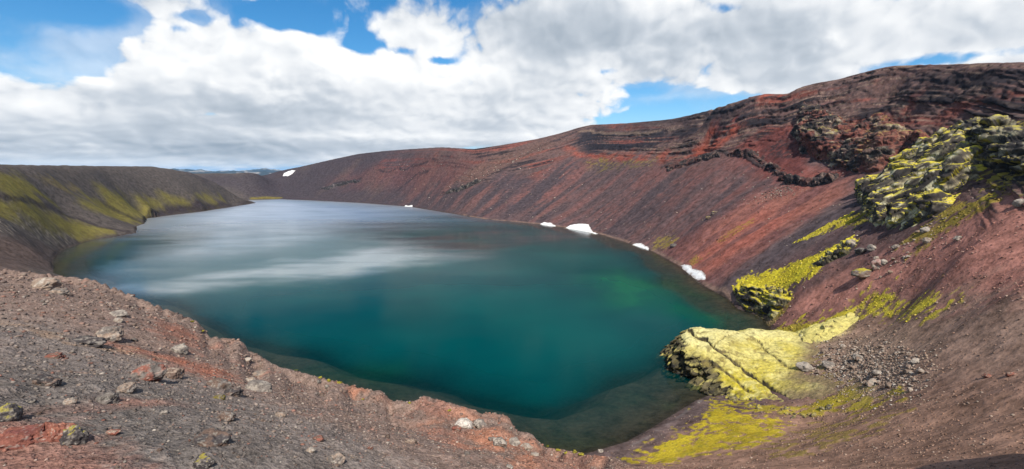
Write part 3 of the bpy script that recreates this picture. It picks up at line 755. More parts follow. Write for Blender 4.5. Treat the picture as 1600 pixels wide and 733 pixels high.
# ------------------------------------------------------------------ lake
def water_material():
    m, g, out = new_mat('lake_water')
    P = g.new('ShaderNodeNewGeometry').outputs['Position']
    dp = g.attr('depth').outputs['Fac']
    S = g._sep(P)
    # body of the water: clear near the shore, teal where it is deep
    big = g.noise(P, .008, 4, .55)
    teal = g.mix(g.rng(big, .35, .65), (.0, .036, .040), (.0, .056, .055))
    teal = g.mix(g.rng(S[0], -20, -260, 0, .55), teal, (.0, .042, .066))  # bluer to the left: blue sky reflection put into the body colour
    grn = g.math('MULTIPLY', g.attr('growth').outputs['Fac'], .8)
    teal = g.mix(grn, teal, (.004, .085, .045))
    dif = g.new('ShaderNodeBsdfDiffuse'); g.l.new(teal, dif.inputs[0])
    tr = g.new('ShaderNodeBsdfTransparent'); tr.inputs[0].default_value = (.66, .70, .62, 1)
    ext = g.math('SUBTRACT', 1.0, g.math('POWER', 2.718, g.math('MULTIPLY', dp, -.17)))
    body = g.new('ShaderNodeMixShader'); g.l.new(ext, body.inputs[0]); g.l.new(tr.outputs[0], body.inputs[1]); g.l.new(dif.outputs[0], body.inputs[2])
    # wind: ripples in drifting bands, calmer slicks between
    w1 = g.new('ShaderNodeMapping'); w1.inputs['Rotation'].default_value = (0, 0, R(24)); w1.inputs['Scale'].default_value = (.0035, .011, 1); g.l.new(P, w1.inputs[0])
    band = g.noise(w1.outputs[0], 1.0, 4, .6, .4)
    calm = g.math('MULTIPLY', g.rng(band, .36, .60), g.math('SUBTRACT', 1, g.math('MULTIPLY', g.attr('slick').outputs['Fac'], .8)))
    w2 = g.new('ShaderNodeMapping'); w2.inputs['Rotation'].default_value = (0, 0, R(20)); w2.inputs['Scale'].default_value = (.55, 1.1, 1); g.l.new(P, w2.inputs[0])
    rip = g.noise(w2.outputs[0], 1.0, 3, .6)
    bp = g.new('ShaderNodeBump'); bp.inputs['Distance'].default_value = 1.0
    g.put(bp.inputs['Strength'], g.mix(calm, (.08,)*3, (.42,)*3)); g.l.new(g.math('MULTIPLY', rip, .16), bp.inputs['Height'])
    gl = g.new('ShaderNodeBsdfGlossy'); g.l.new(bp.outputs[0], gl.inputs['Normal'])
    dist_w = g.vmath('LENGTH', P)
    g.put(gl.inputs['Roughness'], g.math('ADD', g.rng(calm, 0, 1, .04, .11, False), g.math('MULTIPLY', g.rng(dist_w, 420, 820, 0, .30), g.rng(S[0], 60, -60, .25, 1.0)))); gl.inputs[0].default_value = (.95, .97, 1, 1)
    fr_ = g.new('ShaderNodeFresnel'); fr_.inputs[0].default_value = 1.333
    F_ = fr_.outputs[0]; lowk = g.rng(F_, .15, .58, .13, 1.0)
    kk = g.math('ADD', g.math('MULTIPLY', lowk, g.math('SUBTRACT', 1, g.attr('slick').outputs['Fac'])), g.math('MULTIPLY', g.attr('slick').outputs['Fac'], 1.7))
    refl = g.math('MINIMUM', g.math('MULTIPLY', F_, kk), .92)
    fx = g.new('ShaderNodeMixShader'); g.l.new(refl, fx.inputs[0]); g.l.new(body.outputs[0], fx.inputs[1]); g.l.new(gl.outputs[0], fx.inputs[2])
    g.l.new(fx.outputs[0], out.inputs[0])
    return m
s_ = (slice(*np.searchsorted(AZ, [-.86, .80]), 2), slice(*np.searchsorted(LN, [math.log(70), math.log(1380)]), 3))
xs, ys, ds = X[s_], Y[s_], sd[s_]
ok = ds < 7
keep = ok[:-1, :-1] & ok[1:, :-1] & ok[:-1, 1:] & ok[1:, 1:]
me = grid_mesh('lake_water', xs, ys, np.zeros_like(xs), keep=keep)
put_attr(me, 'depth', np.clip(-BED[s_], 0, 40) * (ds < 0))
gr = np.zeros_like(xs)
for (u, v, rx, ry, k) in [(965,437,46,16,1.0),(1040,455,60,16,.9),(1150,500,50,16,.8),(1010,475,70,14,.5),(580,585,70,20,.4)]:
    a, t = ray(u, v); d = -EYE / t; cx, cy = d * math.sin(a), d * math.cos(a); sx = d * rx / FPX; sy = d * d / EYE * ry / FPX
    th = a; dx = (xs - cx) * math.cos(th) - (ys - cy) * math.sin(th); dy = (xs - cx) * math.sin(th) + (ys - cy) * math.cos(th)
    gr += k * np.exp(-(dx / sx) ** 2 - (dy / sy) ** 2)
gr *= .55 + .9 * sstep(-.2, .4, fbm2(xs / 22, ys / 40, 91, 4))
put_attr(me, 'growth', np.clip(gr, 0, 1))
As, Ls = A[s_], L[s_]
def on_lake(pts):
    o = []
    for (u, v) in pts:
        a, t = ray(u, v); o.append((a, math.log(-EYE / t)))
    d_, i_ = seg_dist(As + .02 * fbm2(xs / 60, ys / 60, 92, 4), Ls + .06 * fbm2(xs / 60, ys / 60, 93, 4), o)
    return np.where(i_, d_, -d_)
slick = sstep(-.05, .07, on_lake([(180,455),(330,428),(520,398),(650,380),(760,370),(880,372),(800,392),(660,412),(560,430),(420,446),(260,460)])) * .85
slick = np.maximum(slick, sstep(-.08, .08, on_lake([(300,340),(400,316),(560,322),(620,338),(600,356),(520,372),(420,385),(330,400),(260,400),(240,370)])) * .55)
slick = np.maximum(slick, sstep(-.03, .03, on_lake([(560,372),(700,366),(860,362),(900,370),(760,380),(620,388)])) * .6)
slick *= (.80 + .75 * fbm2(xs / 70, ys / 26, 94, 4)).clip(0, 1)
put_attr(me, 'slick', slick.clip(0, 1))
link('lake_water', me, water_material(), kind='structure')
print('water', time.time() - T0)
# ------------------------------------------------------------------ rock material: colours come with each stone
def rock_material(name, bump=.5, scale=1.0, rough=.9):
    m, g, out = new_mat(name)
    b = g.new('ShaderNodeBsdfPrincipled'); g.l.new(b.outputs[0], out.inputs[0])
    P = g.new('ShaderNodeTexCoord').outputs['Object']
    base = g.attr('base').outputs['Color']; mo = g.attr('moss').outputs['Fac']
    n1 = g.noise(P, 1.3 * scale, 5, .65); n2 = g.noise(P, 7.0 * scale, 4, .65)
    k = g.rng(g.mix(.5, n1, n2), .33, .67, .45, 1.5, False)
    g.l.new(g.mix(1.0, base, g.comb(k, k, k), 'MULTIPLY'), b.inputs['Base Color'])
    b.inputs['Roughness'].default_value = rough; b.inputs['Specular IOR Level'].default_value = .06
    bp = g.new('ShaderNodeBump'); bp.inputs['Strength'].default_value = bump; bp.inputs['Distance'].default_value = 1.0 / scale
    g.l.new(g.math('ADD', g.math('MULTIPLY', n1, .30), g.math('MULTIPLY', n2, .12)), bp.inputs['Height']); g.l.new(bp.outputs[0], b.inputs['Normal'])
    return m
M_STONE = rock_material('stone', .6, 9.0)
M_CRAG = rock_material('crag_rock', .4, .8)
M_SNOW = None
def snow_material():
    m, g, out = new_mat('old_snow')
    b = g.new('ShaderNodeBsdfPrincipled'); g.l.new(b.outputs[0], out.inputs[0])
    P = g.new('ShaderNodeTexCoord').outputs['Object']
    n = g.noise(P, .5, 5, .65); k = g.rng(n, .50, .72)
    g.l.new(g.mix(1.0, g.attr('base').outputs['Color'], g.mix(k, (1, 1, 1), (.68, .64, .61)), 'MULTIPLY'), b.inputs['Base Color'])
    b.inputs['Roughness'].default_value = .6
    bp = g.new('ShaderNodeBump'); bp.inputs['Strength'].default_value = .4; g.l.new(n, bp.inputs['Height']); g.l.new(bp.outputs[0], b.inputs['Normal'])
    return m
M_SNOW = snow_material()

# ------------------------------------------------------------------ outcrops: thick masses of rock that stand out of the slope
def gz_arr(a, l):
    fi = np.interp(a, AZ, np.arange(len(AZ))); fj = np.interp(l, LN, np.arange(len(LN)))
    i = np.minimum(fi.astype(int), len(AZ) - 2); j = np.minimum(fj.astype(int), len(LN) - 2); u = fi - i; v = fj - j
    return (Z[i, j] * (1 - u) + Z[i + 1, j] * u) * (1 - v) + (Z[i, j + 1] * (1 - u) + Z[i + 1, j + 1] * u) * v
def normals(Pt):
    du = np.gradient(Pt, axis=0); dv = np.gradient(Pt, axis=1)
    n = np.cross(dv, du); n /= np.linalg.norm(n, axis=-1, keepdims=True) + 1e-9
    n[n[..., 2] < 0] *= -1
    return n
def draped(name, poly, shape, colour, step=.0011, mat=None, dmin=28, wob=.004, lift=.45, rough=None, frame=None, **props):
    """a mass of rock, moss or snow over an outlined piece of ground. shape(sdm, P, a, l) -> thickness in metres"""
    pl = plan(poly, 12, dmin); pa = [p[0] for p in pl]; pp = [p[1] for p in pl]
    a = np.arange(min(pa) - .012, max(pa) + .012, step); l = np.arange(min(pp) - .02, max(pp) + .02, step * 1.5)
    a, l = np.meshgrid(a, l, indexing='ij')
    d, ins = seg_dist(a + wob * fbm2(a * 60, l * 60, 7, 3), l + wob * fbm2(a * 60 + 5, l * 60, 8, 3), pl)
    Dm = np.exp(l); sdm = np.where(ins, d, -d) * Dm
    gz_ = gz_arr(a, l); P0 = np.stack([Dm * np.sin(a), Dm * np.cos(a), gz_], -1)
    th = shape(sdm, P0, a, l)
    ox = bil(DNX, P0[..., 0], P0[..., 1]); oy = bil(DNY, P0[..., 0], P0[..., 1])
    P1 = P0 + np.stack([ox * lift, oy * lift, np.full_like(ox, math.sqrt(1 - min(lift, .99) ** 2))], -1) * th[..., None]
    nn = normals(P1)
    if rough is not None:                               # break the mass into blocks, joints and ledges
        amp, wl, seed, ledge_ = rough; n0 = nn; g_ = sstep(-.3, 1.0, th)[..., None]
        fr_ = np.eye(3, dtype=np.float32) if frame is None else frame
        P1 = P1 + n0 * ((blocks(P1 @ fr_, wl, seed) - .5) * amp)[..., None] * g_
        lz = noise2(np.hypot(P1[..., 0], P1[..., 1]) / 22 + P1[..., 0] / 40, P1[..., 2] / 2.1 + .25 * n3(P1, (7, 7, 7), seed + 2, 3) * 4, seed)
        P1 = P1 + n0 * (ledge_ * (sstep(-.15, .15, lz) - .5))[..., None] * g_
        n1_ = normals(P1)
        P1 = P1 + n1_ * (.14 * n3(P1 @ fr_, (1.5, 1.5, 1.2), seed + 5, 4))[..., None] * g_
        nn = normals(P1) * .75 + n0 * .25; nn /= np.linalg.norm(nn, axis=-1, keepdims=True)
    col, mo = colour(P1, nn, sdm, th)
    kq = th > -.45; kq = kq[:-1, :-1] | kq[1:, :-1] | kq[:-1, 1:] | kq[1:, 1:]
    org = P1.reshape(-1, 3)[th.ravel() > -.2].mean(0)
    Pl = P1 - org
    me = grid_mesh(name, Pl[..., 0], Pl[..., 1], Pl[..., 2], keep=kq)
    put_attr(me, 'base', np.clip(col, .008, .8), True); put_attr(me, 'moss', mo)
    bmd = bmesh.new(); bmd.from_mesh(me); loose = [v for v in bmd.verts if not v.link_faces]; bmesh.ops.delete(bmd, geom=loose, context='VERTS'); bmd.to_mesh(me); bmd.free()
    o = link(name, me, mat or M_CRAG, **props); o.location = org
    return o
def n3(P, wl, seed, octv=4, gain=.55):
    s = P.shape[:-1]; return fbm3(P.reshape(-1, 3) / np.array(wl, np.float32), seed, octv, gain).reshape(s)
def cells(p, seed):
    """broken rock: value of the nearest block, and the depth of the joint beside it"""
    p = np.asarray(p, np.float32); f = np.floor(p).astype(np.int64)
    d1 = np.full(len(p), 9e9, np.float32); d2 = d1.copy(); val = np.zeros(len(p), np.float32); tl = val.copy()
    for a in (-1, 0, 1):
        for b in (-1, 0, 1):
            for c in (-1, 0, 1):
                q = f + (a, b, c)
                o = np.stack([_h3(q[:, 0], q[:, 1], q[:, 2], seed + k) for k in (0, 1, 2)], 1) * .42 + .5
                d = ((q + o - p) ** 2).sum(1).astype(np.float32); h = _h3(q[:, 0], q[:, 1], q[:, 2], seed + 9)
                nr = d < d1; g3 = (p - q - o); tq = (g3[:, 0] * _h3(q[:, 0], q[:, 1], q[:, 2], seed + 5) + g3[:, 1] * _h3(q[:, 0], q[:, 1], q[:, 2], seed + 6) + g3[:, 2] * _h3(q[:, 0], q[:, 1], q[:, 2], seed + 7)).astype(np.float32)
                tl = np.where(nr, tq, tl)
                d2 = np.where(nr, d1, np.minimum(d2, d)); val = np.where(nr, h, val); d1 = np.where(nr, d, d1)
    return val, np.sqrt(d2) - np.sqrt(d1), tl
def blocks(P, wl, seed):
    """broken, blocky relief 0..1 with joints"""
    s = P.shape[:-1]; p = P.reshape(-1, 3); w_ = np.array(wl, np.float32)
    p = p + np.stack([fbm3(p / 4.0 + k * 9.1, seed + 40 + k, 3) for k in range(3)], 1) * w_ * .10
    v1, e1, t1 = cells(p / w_, seed); v2, e2, t2 = cells(p / (w_ * .42), seed + 20)
    r = .58 + .18 * v1 + .09 * v2 + .55 * t1 + .26 * t2 + .08 * fbm3(p / (w_ * 1.6), seed + 30, 4) + .05 * fbm3(p / (w_ * .25), seed + 31, 3) - .13 * np.exp(-(e1 / .05) ** 2) - .05 * np.exp(-(e2 / .06) ** 2)
    return r.reshape(s)
def steep_rock(H, edge, seed, low=14):
    def f(sdm, P, a, l):
        pr = sstep(-.3, edge, sdm + 1.6 * n3(P, (5, 5, 5), seed + 5, 3))
        return H * pr * (.72 + .55 * n3(P, (low, low, low), seed, 3)) - (1 - sstep(-.5, .8, sdm)) * 1.2
    return f
def mixc(a, b, m):
    m = np.clip(m, 0, 1)[..., None]; return np.asarray(a) * (1 - m) + np.asarray(b) * m
def crag_colour(dark, mid, light, mossc=None, mlim=.6, seed=0, mossk=1.0, redk=0.0, wl=(6, 6, 5), frame=None):
    def f(P, nn, sdm, th):
        if frame is not None: P = P @ frame
        v = n3(P, (5, 5, 5), seed + 11, 4); w = n3(P, (1.8, 1.8, 1.3), seed + 12, 4)
        cv, ce, ct = cells(P.reshape(-1, 3) / np.array(wl, np.float32) * 1.7 + .3 * v.reshape(-1, 1), seed + 17); cv = cv.reshape(v.shape); ce = ce.reshape(v.shape)
        c = mixc(dark, mid, sstep(-.45, .45, v + .55 * cv + .4 * w)); c = mixc(c, light, sstep(.12, .42, w + .25 * v + .22 * cv))
        if redk: c = mixc(c, (.17, .055, .042), sstep(-.05, .2, n3(P, (9, 9, 7), seed + 15, 3) + .2 * w) * redk)
        c = mixc(c, np.array(dark) * .7, sstep(.12, .34, -w) * .75)
        c = mixc(c, np.array(dark) * .6, np.exp(-(ce / .04) ** 2) * .7)
        mo = np.zeros(v.shape, np.float32)
        if mossc is not None:
            mo = sstep(mlim - .10, mlim + .08, nn[..., 2] + .30 * v + .20 * w) * mossk; c = mixc(c, mossc, mo)
        return c.astype(np.float32), mo.astype(np.float32)
    return f
DKR = (.030, .027, .028); MDR = (.085, .072, .062); LTR = (.30, .27, .20)

def grain(pa, pb, squeeze):
    """frame whose first axis runs from one point of the ground to another, drawn out along it"""
    a = np.array(world(*pa)); b = np.array(world(*pb)); e1 = (b - a) / np.linalg.norm(b - a); e2 = np.cross((0, 0, 1), e1); e2 /= np.linalg.norm(e2); e3 = np.cross(e1, e2)
    return np.stack([e1 / squeeze, e2, e3], 1).astype(np.float32)
G_RIB = grain(at(1530, 215, 28), at(1350, 318, 28), 3.0)
G_MID = grain(at(1260, 240, 28), at(1400, 235, 28), 2.0)
G_LAY = grain(at(1500, 225, 28), at(1590, 245, 28), 3.5)
G_SH = grain(at(1160, 465, 28), at(1235, 462, 28), 2.0)
# the crag in the middle of the red wall, and the dark ledge that curves below it
draped('rock_outcrop', [(1238,206),(1252,176),(1262,170),(1275,174),(1290,174),(1322,192),(1345,196),(1372,190),(1385,194),(1400,190),(1418,206),(1446,210),(1462,214),(1456,234),(1432,240),(1412,238),(1396,254),(1370,270),(1335,272),(1300,262),(1272,248),(1250,242)],
       steep_rock(11, 6, 101), crag_colour((.04, .034, .034), (.12, .075, .062), (.27, .22, .16), (.24, .20, .06), .98, 101, .8, .75, (7, 7, 8), G_MID), step=.0006, frame=G_MID, rough=(3.4, (7, 7, 7), 1101, 1.0),
       label='broad dark crag with cream and red patches jutting out of the upper red crater wall', category='rock outcrop')
draped('rock_ledge', [(1128,242),(1150,236),(1178,236),(1200,248),(1222,266),(1245,280),(1275,278),(1300,270),(1312,276),(1300,286),(1262,294),(1228,288),(1200,270),(1176,250),(1150,246)],
       (lambda sdm, P, a, l: steep_rock(6, 3.5, 111)(sdm, P, a, l) * (.55 + .6 * sstep(-.25, .2, n3(P, (20, 20, 20), 112, 3))) - .5), crag_colour(DKR, (.06, .045, .043), (.16, .11, .09), None, 1, 111, 1, .3), step=.0006, rough=(1.6, (7, 7, 5), 1111, .4),
       label='curved blackish ledge hanging below the broad crag on the red wall', category='rock ledge')
draped('rock_ledge', [(1038,262),(1062,254),(1090,246),(1112,240),(1126,240),(1124,247),(1098,252),(1070,260),(1045,267)],
       steep_rock(3.5, 2, 115), crag_colour(DKR, (.06, .045, .043), (.16, .11, .09), None, 1, 115, 1, .3), step=.0006, rough=(1.4, (3, 3, 3), 1115, .5),
       label='thin dark broken rim of rock along the foot of the red strata', category='rock ledge')
# mossy ribs on the right
_ra1, _ra2 = at(1530, 215, 28), at(1350, 318, 28)
_rdx, _rdy = _ra2[0] - _ra1[0], _ra2[1] - _ra1[1]; _rl = math.hypot(_rdx, _rdy)
def ribs(sdm, P, a, l):
    across = (-(a - _ra1[0]) * _rdy + (l - _ra1[1]) * _rdx) / _rl; along = ((a - _ra1[0]) * _rdx + (l - _ra1[1]) * _rdy) / _rl
    wv = across * 21 + .55 * fbm2(along * 10, across * 8, 121, 3)
    rb = np.abs(np.cos(wv * math.pi)) ** 1.1
    pr = sstep(-.3, 4.0, sdm + 2 * n3(P, (5, 5, 5), 123, 3))
    return pr * (10.5 * rb * (.75 + .6 * n3(P, (12, 12, 12), 122, 3)) - 1.9) - (1 - sstep(-.5, .8, sdm)) * 1.2
draped('mossy_crag', [(1336,306),(1346,290),(1372,276),(1402,258),(1432,244),(1452,226),(1480,214),(1512,206),(1532,214),(1540,246),(1544,276),(1510,290),(1490,318),(1462,344),(1430,356),(1398,362),(1366,352),(1346,334)],
       ribs, crag_colour((.05, .043, .04), (.22, .185, .12), (.48, .44, .29), (.45, .375, .045), .67, 121, .95, 0, (5, 5, 4), G_RIB), step=.0006, frame=G_RIB, rough=(2.6, (8, 8, 6), 1121, .35),
       label='ribbed crag streaked with bright yellow moss on the right slope', category='mossy crag')
draped('rock_outcrop', [(1484,230),(1500,204),(1530,190),(1570,196),(1610,206),(1680,215),(1680,290),(1606,286),(1572,284),(1545,262),(1515,246)],
       steep_rock(8.5, 5, 131), crag_colour(DKR, (.065, .057, .050), (.22, .195, .135), (.36, .30, .05), .96, 131, .9, 0, (7, 7, 4), G_LAY), step=.0007, frame=G_LAY, rough=(2.2, (7, 7, 3), 1131, 2.4),
       label='layered dark cliff under a yellow mossy shoulder at the right edge', category='rock outcrop')
draped('mossy_crag', [(1148,458),(1158,449),(1182,447),(1212,450),(1240,455),(1236,470),(1222,484),(1208,499),(1186,493),(1162,486),(1149,474)],
       steep_rock(5.5, 4, 141), crag_colour(DKR, (.15, .13, .07), (.36, .32, .16), (.42, .35, .03), .74, 141, .95, 0, (4, 4, 3), G_SH), step=.0007, frame=G_SH, wob=.003, rough=(1.8, (4, 4, 3), 1141, 1.0),
       label='dark fissured rock with yellow moss at the water edge below the bright moss slope', category='mossy crag')
draped('mossy_crag', [(1268,412),(1290,402),(1310,392),(1322,378),(1334,372),(1340,382),(1328,396),(1306,406),(1288,416),(1270,420)],
       steep_rock(3, 2, 151), crag_colour(DKR, (.15, .13, .07), (.42, .38, .22), (.48, .40, .03), .78, 151, .95), step=.0007, rough=(1.4, (3, 3, 2.5), 1151, .5),
       label='small row of pale mossy rocks along the upper rim of the bright moss slope', category='mossy crag')
draped('rock_ledge', [(495,296),(512,291),(530,286),(560,280),(564,283),(535,290),(510,297)], steep_rock(5, 4, 161), crag_colour(DKR, (.05, .043, .045), (.12, .1, .1), None, 1, 161), step=.0008, rough=(2, (6, 6, 4), 1161, .6), dmin=900,
       label='short dark ledge of rock alone on the far dark slope', category='rock ledge')
draped('rock_ledge', [(688,303),(705,297),(730,290),(752,281),(752,285),(730,295),(705,302)], steep_rock(5, 4, 165), crag_colour(DKR, (.06, .048, .045), (.16, .14, .12), None, 1, 165), step=.0008, rough=(2, (6, 6, 4), 1165, .6), dmin=500,
       label='slanting broken ledge above the water on the far wall left of the red scree', category='rock ledge')

# ------------------------------------------------------------------ the yellow headland: one great slab with a black broken face
HC = []
def hz(u, v, z):
    a, t = ray(u, v); HC.append((a, math.log((z - EYE) / t), z)); return (z - EYE) / t
for (u, v, z) in [(1058,530,7.6),(1064,541,7.6),(1080,553,6.8),(1103,568,5.6),(1116,588,3.6),(1130,603,2.6),(1075,513.5,9.2),(1100,513.5,9.5),(1130,514,9.4),(1165,514.5,8.6),(1195,516,7.6),(1235,522,6.8),
                  (1090,530,8.6),(1130,540,8.6),(1130,575,5.6),(1165,560,6.8),(1165,595,4.2),(1165,618,3.2),(1200,535,7.8),(1200,565,6.6),(1200,600,5.0),(1250,548,8.2),(1250,585,7.2),(1250,622,7.6),(1200,636,4.8),(1290,570,9.6),(1290,600,9.4)]:
    d_ = hz(u, v, z); a_ = ray(u, v)[0]
    if v < 517 : HC.append((a_, math.log(d_ + 5), z - 3.5)); HC.append((a_, math.log(d_ + 11), -3.0)); HC.append((a_, math.log(d_ + 30), -5.0))
for (u, v) in [(1046,573),(1060,590),(1080,600),(1105,609),(1040,556)]:
    d_ = hz(u, v, -.3); a_ = ray(u, v)[0]; HC.append((a_, math.log(d_ - 3.5), -4)); HC.append((a_ - .02, math.log(d_), -5))
for (u, v) in [(1130,622),(1165,640),(1200,655),(1250,662),(1300,650),(1330,610),(1330,570),(1300,535)]:
    a_, l_, z_ = at(u, v, 28); HC.append((a_, l_, z_ - 1.5))
HC = np.array(HC)
def head_solve():
    k = lambda a1, l1, a2, l2: np.sqrt((a1 - a2) ** 2 + (l1 - l2) ** 2 + .012 ** 2)
    n = len(HC); M_ = np.zeros((n + 1, n + 1)); M_[:n, :n] = k(HC[:, None, 0], HC[:, None, 1], HC[None, :, 0], HC[None, :, 1]); M_[:n, n] = 1; M_[n, :n] = 1
    w_ = np.linalg.solve(M_, np.append(HC[:, 2], 0))
    def f(a, l):
        s = a.shape; a = a.ravel(); l = l.ravel(); o = np.zeros(a.size)
        for i in range(n): o += w_[i] * k(a, l, HC[i, 0], HC[i, 1])
        return (o + w_[n]).reshape(s)
    return f
hf = head_solve()
def build_headland():
    a = np.arange(ray(1020, 560)[0], ray(1345, 560)[0], .0008); l = np.arange(math.log(112), math.log(205), .0013)
    a, l = np.meshgrid(a, l, indexing='ij'); Dm = np.exp(l)
    z = hf(a, l); g0 = gz_arr(a, l)
    P = np.stack([Dm * np.sin(a), Dm * np.cos(a), z], -1).astype(np.float32)
    gr1 = np.gradient(z, axis=0) / np.maximum(np.hypot(*[np.gradient(P[..., q], axis=0) for q in (0, 1)]), 1e-4)
    gr2 = np.gradient(z, axis=1) / np.maximum(np.hypot(*[np.gradient(P[..., q], axis=1) for q in (0, 1)]), 1e-4)
    stp = sstep(.62, 1.05, np.hypot(gr1, gr2)) * (z < 9)
    # cracks that run down the slab
    def crack(line, wd, dep):
        q = []
        for (u, v) in line:
            aa, t = ray(u, v); Ds_ = np.exp(l[0]); zz = hf(np.full(Ds_.shape, aa), l[0]); h_ = np.nonzero(zz > EYE + t * Ds_)[0]
            q.append((aa, float(l[0][h_[0]]) if len(h_) else math.log(150)))
        d, _ = seg_dist(a + .0016 * fbm2(a * 120, l * 120, 201, 3), l + .0016 * fbm2(a * 120, l * 120, 202, 3), q, closed=False)
        return dep * np.exp(-(d * Dm / wd) ** 2), np.exp(-(d * Dm / (wd * .8)) ** 2)
    dz = 0; ck = np.zeros(z.shape)
    for ln_, wd, dp in (([(1074,514),(1086,525),(1102,530),(1116,543),(1138,556),(1165,578),(1195,598),(1225,618),(1255,642)], .55, 1.3),
                        ([(1100,560),(1112,566),(1128,576),(1150,594),(1170,612)], .45, .8), ([(1186,530),(1200,548),(1218,562),(1235,575)], .5, .8), ([(1112,540),(1130,528),(1145,521)], .35, .5),
                        ([(1128,548),(1140,550),(1152,554)], .4, .6), ([(1118,558),(1132,564)], .4, .5)):
        d1, d2 = crack(ln_, wd, dp); dz = dz + d1; ck = np.maximum(ck, d2)
    v = n3(P, (6, 6, 6), 211, 4); w = n3(P, (1.3, 1.3, 1.3), 212, 4)
    und = sstep(.1, .6, fbm2(P[..., 0] / 9, P[..., 1] / 9, 213, 3))
    z = z - dz + .9 * n3(P, (9, 9, 9), 221, 3) + .50 * v + .36 * n3(P, (2.2, 2.2, 2.2), 222, 3) + .14 * w + .06 * n3(P, (.5, .5, .5), 223, 2) - .42 * np.abs(n3(P, (2.6, 2.6, 2.6), 226, 2)) - .22 * np.abs(n3(P, (1.2, 1.2, 1.2), 227, 2)) - .3 * und
    # broken face: blocks pushed in and out
    fb = (blocks(P, (4.5, 4.5, 4.0), 214) - .5) * 2.4 + .5 * n3(P, (1.4, 1.4, 1.4), 224, 3)
    P[..., 2] = z
    cx, cy = 70.0, 150.0
    P[..., 0] += stp * fb * -2.2; P[..., 1] += stp * fb * -1.6
    nn = normals(P)
    moss_m = sstep(.42, .66, nn[..., 2] + .15 * v + .10 * w) * (1 - .93 * stp)
    top = mixc((.44, .385, .135), (.38, .315, .06), sstep(-.2, .3, v + .5 * w) * .8)
    low = sstep(7.0, 3.5, z); top = mixc(top, (.38, .31, .022), low * sstep(-.3, .2, w) * .9)
    top = mixc(top, (.54, .50, .27), sstep(7.6, 9.4, z) * .5)
    top = mixc(top, (.15, .115, .05), sstep(.16, .42, w - .3 * v) * .7); top = mixc(top, (.20, .16, .04), sstep(.1, .45, n3(P, (4, 4, 4), 225, 4)) * .5)
    top = mixc(top, (.17, .125, .07), sstep(2.2, .2, z - g0) * sstep(ray(1190, 560)[0], ray(1260, 560)[0], a) * sstep(-.5, .2, w + .5))
    rockc = mixc((.026, .024, .022), (.10, .085, .05), sstep(-.2, .3, w)); rockc = mixc(rockc, (.36, .31, .10), sstep(.15, .5, n3(P, (3, 3, 2), 215, 4) + .6 * (nn[..., 2] - .5)))
    c = mixc(rockc, top, moss_m); c = mixc(c, (.12, .09, .035), ck * .65)
    keep = (P[..., 2] > g0 - .6) & (P[..., 2] > -.7); keep = keep[:-1, :-1] | keep[1:, :-1] | keep[:-1, 1:] | keep[1:, 1:]
    org = np.array([70.0, 150.0, 0.0], np.float32); Q = P - org
    me = grid_mesh('mossy_headland', Q[..., 0], Q[..., 1], Q[..., 2], keep=keep)
    put_attr(me, 'base', np.clip(c, .01, .8), True); put_attr(me, 'moss', moss_m)
    b_ = bmesh.new(); b_.from_mesh(me); bmesh.ops.delete(b_, geom=[q for q in b_.verts if not q.link_faces], context='VERTS'); b_.to_mesh(me); b_.free()
    o = link('mossy_headland', me, M_CRAG, label='great sloping slab covered in pale yellow moss, its black broken face in the lake', category='mossy rock'); o.location = org
build_headland()

draped('mossy_ridge', [(1204,519),(1240,523),(1272,516),(1300,503),(1326,488),(1340,487),(1346,496),(1322,518),(1290,534),(1248,542),(1214,534)],
       lambda sdm, P, a, l: 2.6 * sstep(-.3, 5.0, sdm + .8 * n3(P, (4, 4, 4), 171, 3)) * (.8 + .4 * n3(P, (9, 9, 9), 172, 3)) + .2 * n3(P, (2, 2, 2), 173, 3) - (1 - sstep(-.5, .8, sdm)) * 1.0,
       crag_colour((.20, .16, .07), (.40, .35, .16), (.50, .45, .25), (.46, .40, .13), .55, 174, .9), step=.0007, rough=(.8, (5, 5, 3), 1171, .3),
       label='pale smooth ridge of mossy rock trailing from the headland up the slope', category='mossy rock')
# ------------------------------------------------------------------ old snow
def snow(poly, label, H=1.2, dmin=60, step=.0007):
    def f(sdm, P, a, l):
        return .5 * H * sstep(-.2, 4.5, sdm) * (.75 + .5 * n3(P, (7, 7, 7), 301, 3)) + .06 * n3(P, (1.5, 1.5, 1.5), 302, 3) - (1 - sstep(-.6, .4, sdm)) * 1.0
    def c(P, nn, sdm, th):
        w = n3(P, (2, 2, 2), 305, 4); k = sstep(.1, 1.8, sdm + 1.3 * w)
        return mixc((.34, .29, .26), (.70, .70, .69), k).astype(np.float32), np.zeros(P.shape[:-1], np.float32)
    draped('snow_patch', poly, f, c, step=step, mat=M_SNOW, dmin=dmin, wob=.0022, lift=.3, label=label, category='snow patch', group='old snow patches round the lake')
snow([(441.5,275.5),(443,270.5),(450,268),(458,265),(462,266),(458,271.5),(449,276)], 'diamond shaped snow patch high on the far dark saddle', 3, 900, .0006)
snow([(630,323),(634,320),(644,320.5),(645,323.5)], 'tiny snow patch at the far waterline under the red bands', 2.5, 600, .0005)
snow([(842,350.5),(850,347),(860,348),(869,351.5),(870,355),(852,353)], 'long thin snow strip at the waterline left of the largest snowbank', 1.6, 400, .0006)
snow([(880,357),(892,351),(905,349),(917,349.5),(922,354),(926,361),(936,365),(930,367),(916,363),(900,360)], 'largest snowbank, humped, at the foot of the red scree', 2.2, 300, .0006)
snow([(985,383),(992,380),(1003,379),(1009,383),(1015,388),(1013,392),(1002,388),(992,385)], 'small ragged snow patch between the largest snowbank and the nearest one', 1.2, 250, .0006)
snow([(1062,415),(1070,413),(1080,413),(1084,419),(1098,422),(1105,431),(1102,438),(1090,439),(1080,432),(1070,424)], 'nearest snow patch with a dark cleft, above the shallow brown water', 1.2, 200, .0007)
print('outcrops', time.time() - T0)
